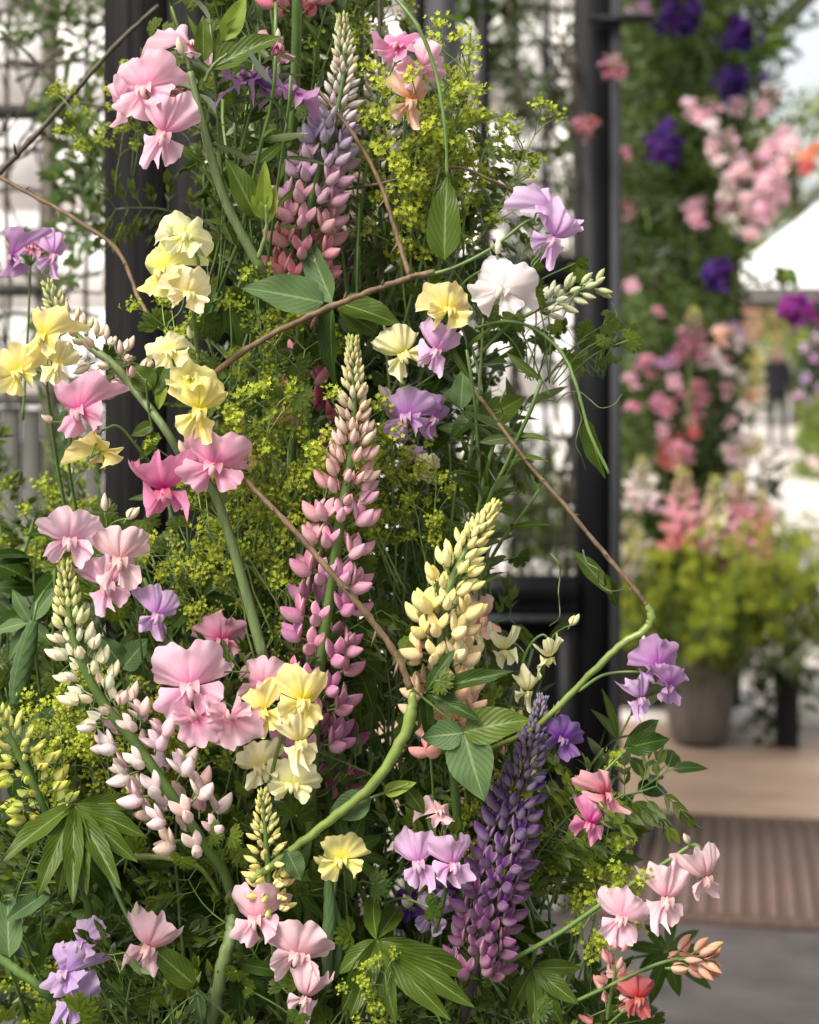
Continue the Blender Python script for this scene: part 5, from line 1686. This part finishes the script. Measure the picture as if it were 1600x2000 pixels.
for i in range(60):
    px, py = rf.gauss(1400, 75), rf.gauss(1235, 55)
    px = max(1270, min(1565, px)); py = max(1130, min(1330, py))
    D = Dp + .08 + rf.uniform(-.16, .22)
    if rf.random() < .8:
        sprig('mantle', P(px, py, D) - Vector((0, 0, .08)), rf.uniform(1.9, 2.8), 'lime lady mantle spray spilling from the clay plant pot', 'lime sprays in the clay pot', (rf.uniform(-.1, .5), rf.uniform(-.7, .9)), 'flower', rnd=rf)
    else:
        sprig(rf.choice(['lobed', 'vetch']), P(px, py + 30, D) - Vector((0, 0, .06)), rf.uniform(1.1, 1.6), 'soft green foliage sprig in the clay plant pot', 'foliage sprigs in the clay pot', (rf.uniform(-.1, .5), rf.uniform(-.8, .9)), rnd=rf)
for i in range(16):
    sprig('lobed', P(rf.uniform(1300, 1540), rf.uniform(1180, 1300), Dp + rf.uniform(-.12, .2)) - Vector((0, 0, .05)), rf.uniform(1.3, 1.8), 'soft green foliage sprig in the clay plant pot', 'foliage sprigs in the clay pot', (rf.uniform(-.1, .5), rf.uniform(-.8, .9)), rnd=rf)

Db = ground_D(1466)
blk = thing('timber_block', 'short black timber leg standing on the path beside the plant pot', 'block', ((1541 - 800) / F * Db, Db + .03, .008))
mb = MB()
mb.box(-.032, .032, -.03, .03, 0, .215)
obj('block', mb.mesh('block', M['char'], False), blk)
mb = MB(); mb.box(-.036, .036, -.034, .034, .216, .226)
obj('cap', mb.mesh('cap', M['char'], False), blk)
for i in range(9):
    sprig('broad', P(rf.uniform(1460, 1560), rf.uniform(1300, 1340), Db + rf.uniform(.02, .2)), rf.uniform(.8, 1.2), 'dark leaves trailing over the short black timber leg', 'dark leaves by the timber leg', (rf.uniform(-.1, .5), rf.uniform(1.8, 3.4)), rnd=rf)

Dl = ground_D(1192)
log = thing('dark_log', 'dark rough log lying on the pale path behind the pot greenery', 'log', P(1580, 1190, Dl))
mb = MB()
pts = [Vector((-.30, 0, .20)), Vector((-.2, 0, .17)), Vector((-.08, 0, .12)), Vector((.0, 0, .085)), Vector((.035, 0, .075))]
mb.tube(smooth_path(pts, 4), [.06 + .012 * math.sin(i * 1.3) for i in range(17)], 14)
obj('trunk', mb.mesh('trunk', M['log']), log)
mb = MB(); mb.tube(smooth_path([Vector((-.27, 0, .21)), Vector((-.29, .01, .1)), Vector((-.31, .02, 0))], 4), .035, 10)
obj('limb', mb.mesh('limb', M['log']), log)
for i in range(6):
    sprig('broad', P(rf.uniform(1500, 1570), rf.uniform(1080, 1110), Dl + rf.uniform(-.05, .1)), 1.2, 'dark leaves growing over the rough log', 'dark leaves on the log', (rf.uniform(-.2, .4), rf.uniform(.2, 1.6)), rnd=rf)

# ------------------------------------------------------------------ far garden: marquee, hedge, trees, flower bed, person
Dt = 26.0
x0, x1 = (1430 - 800) / F * Dt, (1990 - 800) / F * Dt
zt = CH - (560 - HY) / F * Dt
xm = (x0 + x1) / 2
tent = thing('marquee', 'white canvas marquee with a pointed roof beyond the path', 'marquee', (xm, Dt + 2.2, 0))
hw = (x1 - x0) / 2
mb = MB()
n = 10
rows, uvs = [], []
for k in range(n):
    t = k / (n - 1)
    h = hw * (1 - t)
    z = zt + 1.75 * (t ** 1.35 * .35 + t * .65)
    for (sx, sy) in ((-1, -1), (0, -1), (1, -1), (1, 0), (1, 1), (0, 1), (-1, 1), (-1, 0)):
        rows.append(Vector((sx * h, sy * h, z)))
        uvs.append((0, t))
mb.grid(rows, uvs, 8, n, 0, True)
obj('roof', mb.mesh('roof', M['canvas'], False), tent)
mb = MB()
for (ax, ay, bx_, by_) in ((-1, -1, 1, -1), (1, -1, 1, 1), (1, 1, -1, 1), (-1, 1, -1, -1)):
    mb.box(min(ax, bx_) * hw - .02, max(ax, bx_) * hw + .02, min(ay, by_) * hw - .02, max(ay, by_) * hw + .02, zt - .16, zt - .01)
obj('valance', mb.mesh('valance', M['fence'], False), tent)
for sx in (-1, 1):
    for sy in (-1, 1):
        mb = MB(); mb.box(sx * hw - .04 - .03 * sx, sx * hw + .04 - .03 * sx, sy * hw - .04 - .03 * sy, sy * hw + .04 - .03 * sy, 0, zt - .17)
        obj('leg', mb.mesh('leg', M['canvas'], False), tent)

bld = thing('low_building', 'low pale building with a clay tiled roof under the marquee eaves', 'building', (P(1560, 736, 48).x, 48, 0))
mb = MB(); mb.box(-3.0, 8, 0, 4, 0, 2.2)
obj('wall', mb.mesh('wall', M['white'], False), bld)
mb = MB()
vs = [Vector(v) for v in ((-3.2, -.2, 2.21), (8.2, -.2, 2.21), (8.2, 2, 3.2), (-3.2, 2, 3.2), (-3.2, 4.2, 2.21), (8.2, 4.2, 2.21))]
mb.add(vs, [(0, 1, 2, 3), (3, 2, 5, 4), (0, 3, 4), (1, 5, 2), (0, 4, 5, 1)], [(v.x, v.z) for v in vs])
obj('roof', mb.mesh('roof', M['roof_red'], False), bld)
for i in range(4):
    mb = MB(); mb.box(-2.3 + i * 2.4, -1.3 + i * 2.4, -.03, -.005, .6, 1.8)
    obj('window', mb.mesh('window', M['black'], False), bld)


def tree(label, px, D, h, r, seed, lm='leaf_lime', nleaf=4200, base_h=.28):
    rnd = random.Random(seed)
    x = (px - 800) / F * D
    t = thing('tree', label, 'tree', (x, D, 0), 'trees beyond the path')
    mb = MB()
    mb.tube(smooth_path([Vector((0, 0, 0)), Vector((.1, .05, h * .3)), Vector((-.05, 0, h * .6)), Vector((0, 0, h * .85))], 4), [.2 - .013 * i for i in range(13)], 9)
    cl = []
    for i in range(26):
        z = h * rnd.uniform(base_h, .97)
        f = 1 - ((z / h - .58) / .46) ** 2
        rr = r * max(.25, f ** .5 if f > 0 else .2) * rnd.uniform(.35, .9)
        a = rnd.random() * 6.28
        c = Vector((math.cos(a) * rr, math.sin(a) * rr, z))
        cl.append((c, r * rnd.uniform(.25, .42)))
        mb.tube([Vector((0, 0, max(h * .2, z - rr * .7))), c * .6 + Vector((0, 0, z * .4 - rr * .15)), c], [.05, .035, .012], 5)
    obj('trunk', mb.mesh('trunk', M['bark']), t)
    lf = MB()
    for i in range(nleaf):
        c, cr = cl[rnd.randrange(len(cl))]
        d = Vector((rnd.gauss(0, 1), rnd.gauss(0, 1), rnd.gauss(0, .8)))
        d.normalize()
        p = c + d * cr * rnd.random() ** .4
        lf.leaf(p, rdir(rnd, -.1), rdir(rnd, .7), .24, .13, .2, .3, 3, .6, rnd=rnd)
    o = obj('crown', lf.mesh('crown', M[lm]), t)
    o['kind'] = 'stuff'
    return t


tree('tall pale green tree rising above the marquee', 1560, 42, 8.2, 2.6, 1, base_h=.12)
tree('bushy green tree behind the far flower column', 1440, 44, 6.2, 2.4, 2, base_h=.1)
tree('broad green tree beyond the marquee at the outer side', 1730, 46, 9.5, 3.0, 3, base_h=.1)
tree('low dark tree shading the end of the path', 1640, 34, 3.0, 1.0, 4, 'leaf_dark', base_h=.1)


def bush(label, px, D, w, h, dep, seed, lm='leaf_lime', n=2600, name='hedge', cat='hedge', group=None):
    rnd = random.Random(seed)
    t = thing(name, label, cat, ((px - 800) / F * D, D, 0), group)
    lf, st = MB(), MB()
    for i in range(n):
        a, v = rnd.random() * 6.28, rnd.random()
        z = h * v
        k = (1 - (v ** 3) * .55) * (1 + .12 * math.sin(a * 5 + v * 7))
        p = Vector((math.cos(a) * w / 2 * k * rnd.uniform(.7, 1), math.sin(a) * dep / 2 * k * rnd.uniform(.7, 1), z))
        lf.leaf(p, rdir(rnd, .5), rdir(rnd, .5), .09, .05, .2, .3, 3, .6, rnd=rnd)
    for i in range(8):
        a = rnd.random() * 6.28
        st.tube([Vector((0, 0, 0)), Vector((math.cos(a) * w * .2, math.sin(a) * dep * .2, h * .5)), Vector((math.cos(a) * w * .35, math.sin(a) * dep * .3, h * .85))], .015, 5)
    obj('stems', st.mesh('stems', M['bark']), t)
    o = obj('foliage', lf.mesh('foliage', M[lm]), t)
    o['kind'] = 'stuff'
    return t


bush('rounded lime green bush at the edge of the path', 1632, 20, .95, .95, 1.2, 11)
bush('second rounded lime bush further along the path edge', 1660, 27, 1.3, 1.0, 1.6, 12)
bush('leafy bush behind the low blooms at the other path edge', 1385, 16, .6, .7, .7, 13, 'leaf_small')
for i, (px, py, c) in enumerate([(1575, 735, 'lilac'), (1590, 700, 'mauve'), (1560, 770, 'lilacpink'), (1600, 760, 'lilac'), (1582, 780, 'mauve'), (1570, 680, 'lilacpink'), (1598, 660, 'lilac')]):
    far_cluster(['pale lilac', 'mauve', 'pink lilac', 'soft lilac', 'dusky mauve', 'blush lilac', 'light violet'][i] + ' flower spire beside the person at the path edge', px, py, 16, c, 17.5, 12, 'flower_spire')
for i, (px, py) in enumerate([(1548, 885), (1590, 905)]):
    far_blooms(['white bloom at the foot of the lime bush', 'white blooms fallen low beside the lime bush'][i], [(px, py, 'white', 30), (px + 10, py + 6, 'white', 26)], 14)


# person standing on the path, far away
def person(label, px, fy, height):
    D = ground_D(fy)
    t = thing('person', label, 'person', ((px - 800) / F * D, D, .012))
    k = height / 1.75
    V, E, RAD, MI = [], [], [], []

    def vtx(x, y, z, r):
        V.append((x * k, y * k, z * k)); RAD.append(r * k)
        return len(V) - 1
    pel = vtx(0, 0, .95, .15)
    wst = vtx(0, 0, 1.10, .135)
    che = vtx(0, -.01, 1.30, .165)
    shn = vtx(0, .0, 1.43, .10)
    nek = vtx(0, -.005, 1.50, .055)
    hd0 = vtx(0, -.02, 1.57, .075)
    hd1 = vtx(0, -.015, 1.65, .092)
    hd2 = vtx(0, -.005, 1.72, .065)
    for a, b_ in ((pel, wst), (wst, che), (che, shn), (shn, nek), (nek, hd0), (hd0, hd1), (hd1, hd2)):
        E.append((a, b_))
    nose = vtx(0, -.115, 1.625, .012); E.append((hd1, nose))
    for s in (-1, 1):
        hip = vtx(.10 * s, 0, .88, .095); kn = vtx(.105 * s, -.01, .50, .062); an = vtx(.11 * s, .01, .10, .042); toe = vtx(.13 * s, -.14, .035, .032); heel = vtx(.11 * s, .04, .04, .036)
        E.extend([(pel, hip), (hip, kn), (kn, an), (an, toe), (an, heel)])
        sh = vtx(.18 * s, 0, 1.40, .062); el_ = vtx(.235 * s, .03, 1.13, .045); wr = vtx(.245 * s, -.03, .90, .03); pm = vtx(.245 * s, -.045, .83, .03)
        E.extend([(shn, sh), (sh, el_), (el_, wr), (wr, pm)])
        ear = vtx(.088 * s, .0, 1.635, .016); E.append((hd1, ear))
        for f in range(4):
            f1 = vtx((.245) * s, -.07 + f * .017, .785, .009); f2 = vtx((.238) * s, -.075 + f * .017, .745 + .006 * abs(f - 1), .008)
            E.extend([(pm, f1), (f1, f2)])
        th = vtx(.235 * s, -.085, .835, .010); th2 = vtx(.228 * s, -.10, .80, .009)
        E.extend([(pm, th), (th, th2)])
    me = bpy.data.meshes.new('body')
    me.from_pydata(V, E, [])
    o = obj('body', me, t)
    md = o.modifiers.new('skin', 'SKIN')
    md.use_smooth_shade = True
    for i, sv in enumerate(me.skin_vertices[0].data):
        sv.radius = (RAD[i], RAD[i])
        sv.use_root = (i == pel)
    sb = o.modifiers.new('sub', 'SUBSURF')
    sb.levels = sb.render_levels = 2
    # skin, jacket and trousers by height on the one body mesh
    m, nt, out = new_mat('person_skin_and_clothes')
    tc = N(nt, 'ShaderNodeTexCoord')
    sp = N(nt, 'ShaderNodeSeparateXYZ')
    nt.links.new(tc.outputs['Object'], sp.inputs[0])
    z = sp.outputs[2]
    isneck = math_node(nt, 'GREATER_THAN', z, 1.47 * k)
    isleg = math_node(nt, 'LESS_THAN', z, .93 * k)
    ax = math_node(nt, 'ABSOLUTE', sp.outputs[0])
    hand = math_node(nt, 'MULTIPLY', math_node(nt, 'GREATER_THAN', ax, .195 * k), math_node(nt, 'LESS_THAN', z, .90 * k))
    hand = math_node(nt, 'MULTIPLY', hand, math_node(nt, 'GREATER_THAN', z, .6 * k))
    c = mix_col(nt, isleg, g(.026, .027, .036), g(.010, .010, .012))
    c = mix_col(nt, math_node(nt, 'MAXIMUM', isneck, hand), c, g(.52, .34, .26))
    pb = N(nt, 'ShaderNodeBsdfPrincipled')
    pb.inputs['Roughness'].default_value = .8
    nt.links.new(c, pb.inputs['Base Color'])
    nt.links.new(pb.outputs[0], out.inputs['Surface'])
    me.materials.append(m)
    # hair: a cap round the back and top of the head falling to the neck
    mb = MB()
    rows, uvs = [], []
    for j in range(8):
        v = j / 7
        for i in range(16):
            a = 2 * PI * i / 16
            fr = math.sin(a)
            zz = 1.755 - .30 * v if fr > -.35 else 1.755 - .10 * v
            rr = .108 * math.sin(PI * min(.5, .08 + v * .6)) ** .6
            rows.append(Vector((math.cos(a) * rr, math.sin(a) * rr * 1.08 + .01, zz)) * k)
            uvs.append((i / 16, v))
    mb.grid(rows, uvs, 16, 8, 0, True)
    obj('hair', mb.mesh('hair', M['hair']), t)
    # jacket hem
    mb = MB()
    rows, uvs = [], []
    for j, (z_, r_) in enumerate(((1.42, .155), (1.30, .19), (1.12, .168), (.98, .182), (.90, .19))):
        for i in range(16):
            a = 2 * PI * i / 16
            rows.append(Vector((math.cos(a) * r_ * 1.08, math.sin(a) * r_ * .82, z_)) * k)
            uvs.append((i / 16, j / 4))
    mb.grid(rows, uvs, 16, 5, 0, True)
    obj('jacket', mb.mesh('jacket', M['cloth_dark']), t)
    for s in (-1, 1):
        mb = MB(); mb.tube([Vector((.035 * s, -.10, 1.645)) * k, Vector((.035 * s, -.108, 1.645)) * k], .012 * k, 8)
        obj('eye', mb.mesh('eye', M['black']), t)
    mb = MB(); mb.tube([Vector((-.025, -.088, 1.575)) * k, Vector((0, -.096, 1.572)) * k, Vector((.025, -.088, 1.575)) * k], .007 * k, 6)
    obj('mouth', mb.mesh('mouth', M['roof_red']), t)
    return t


person('person with blond hair in a dark jacket and black trousers standing on the path', 1518, 872, 1.74)
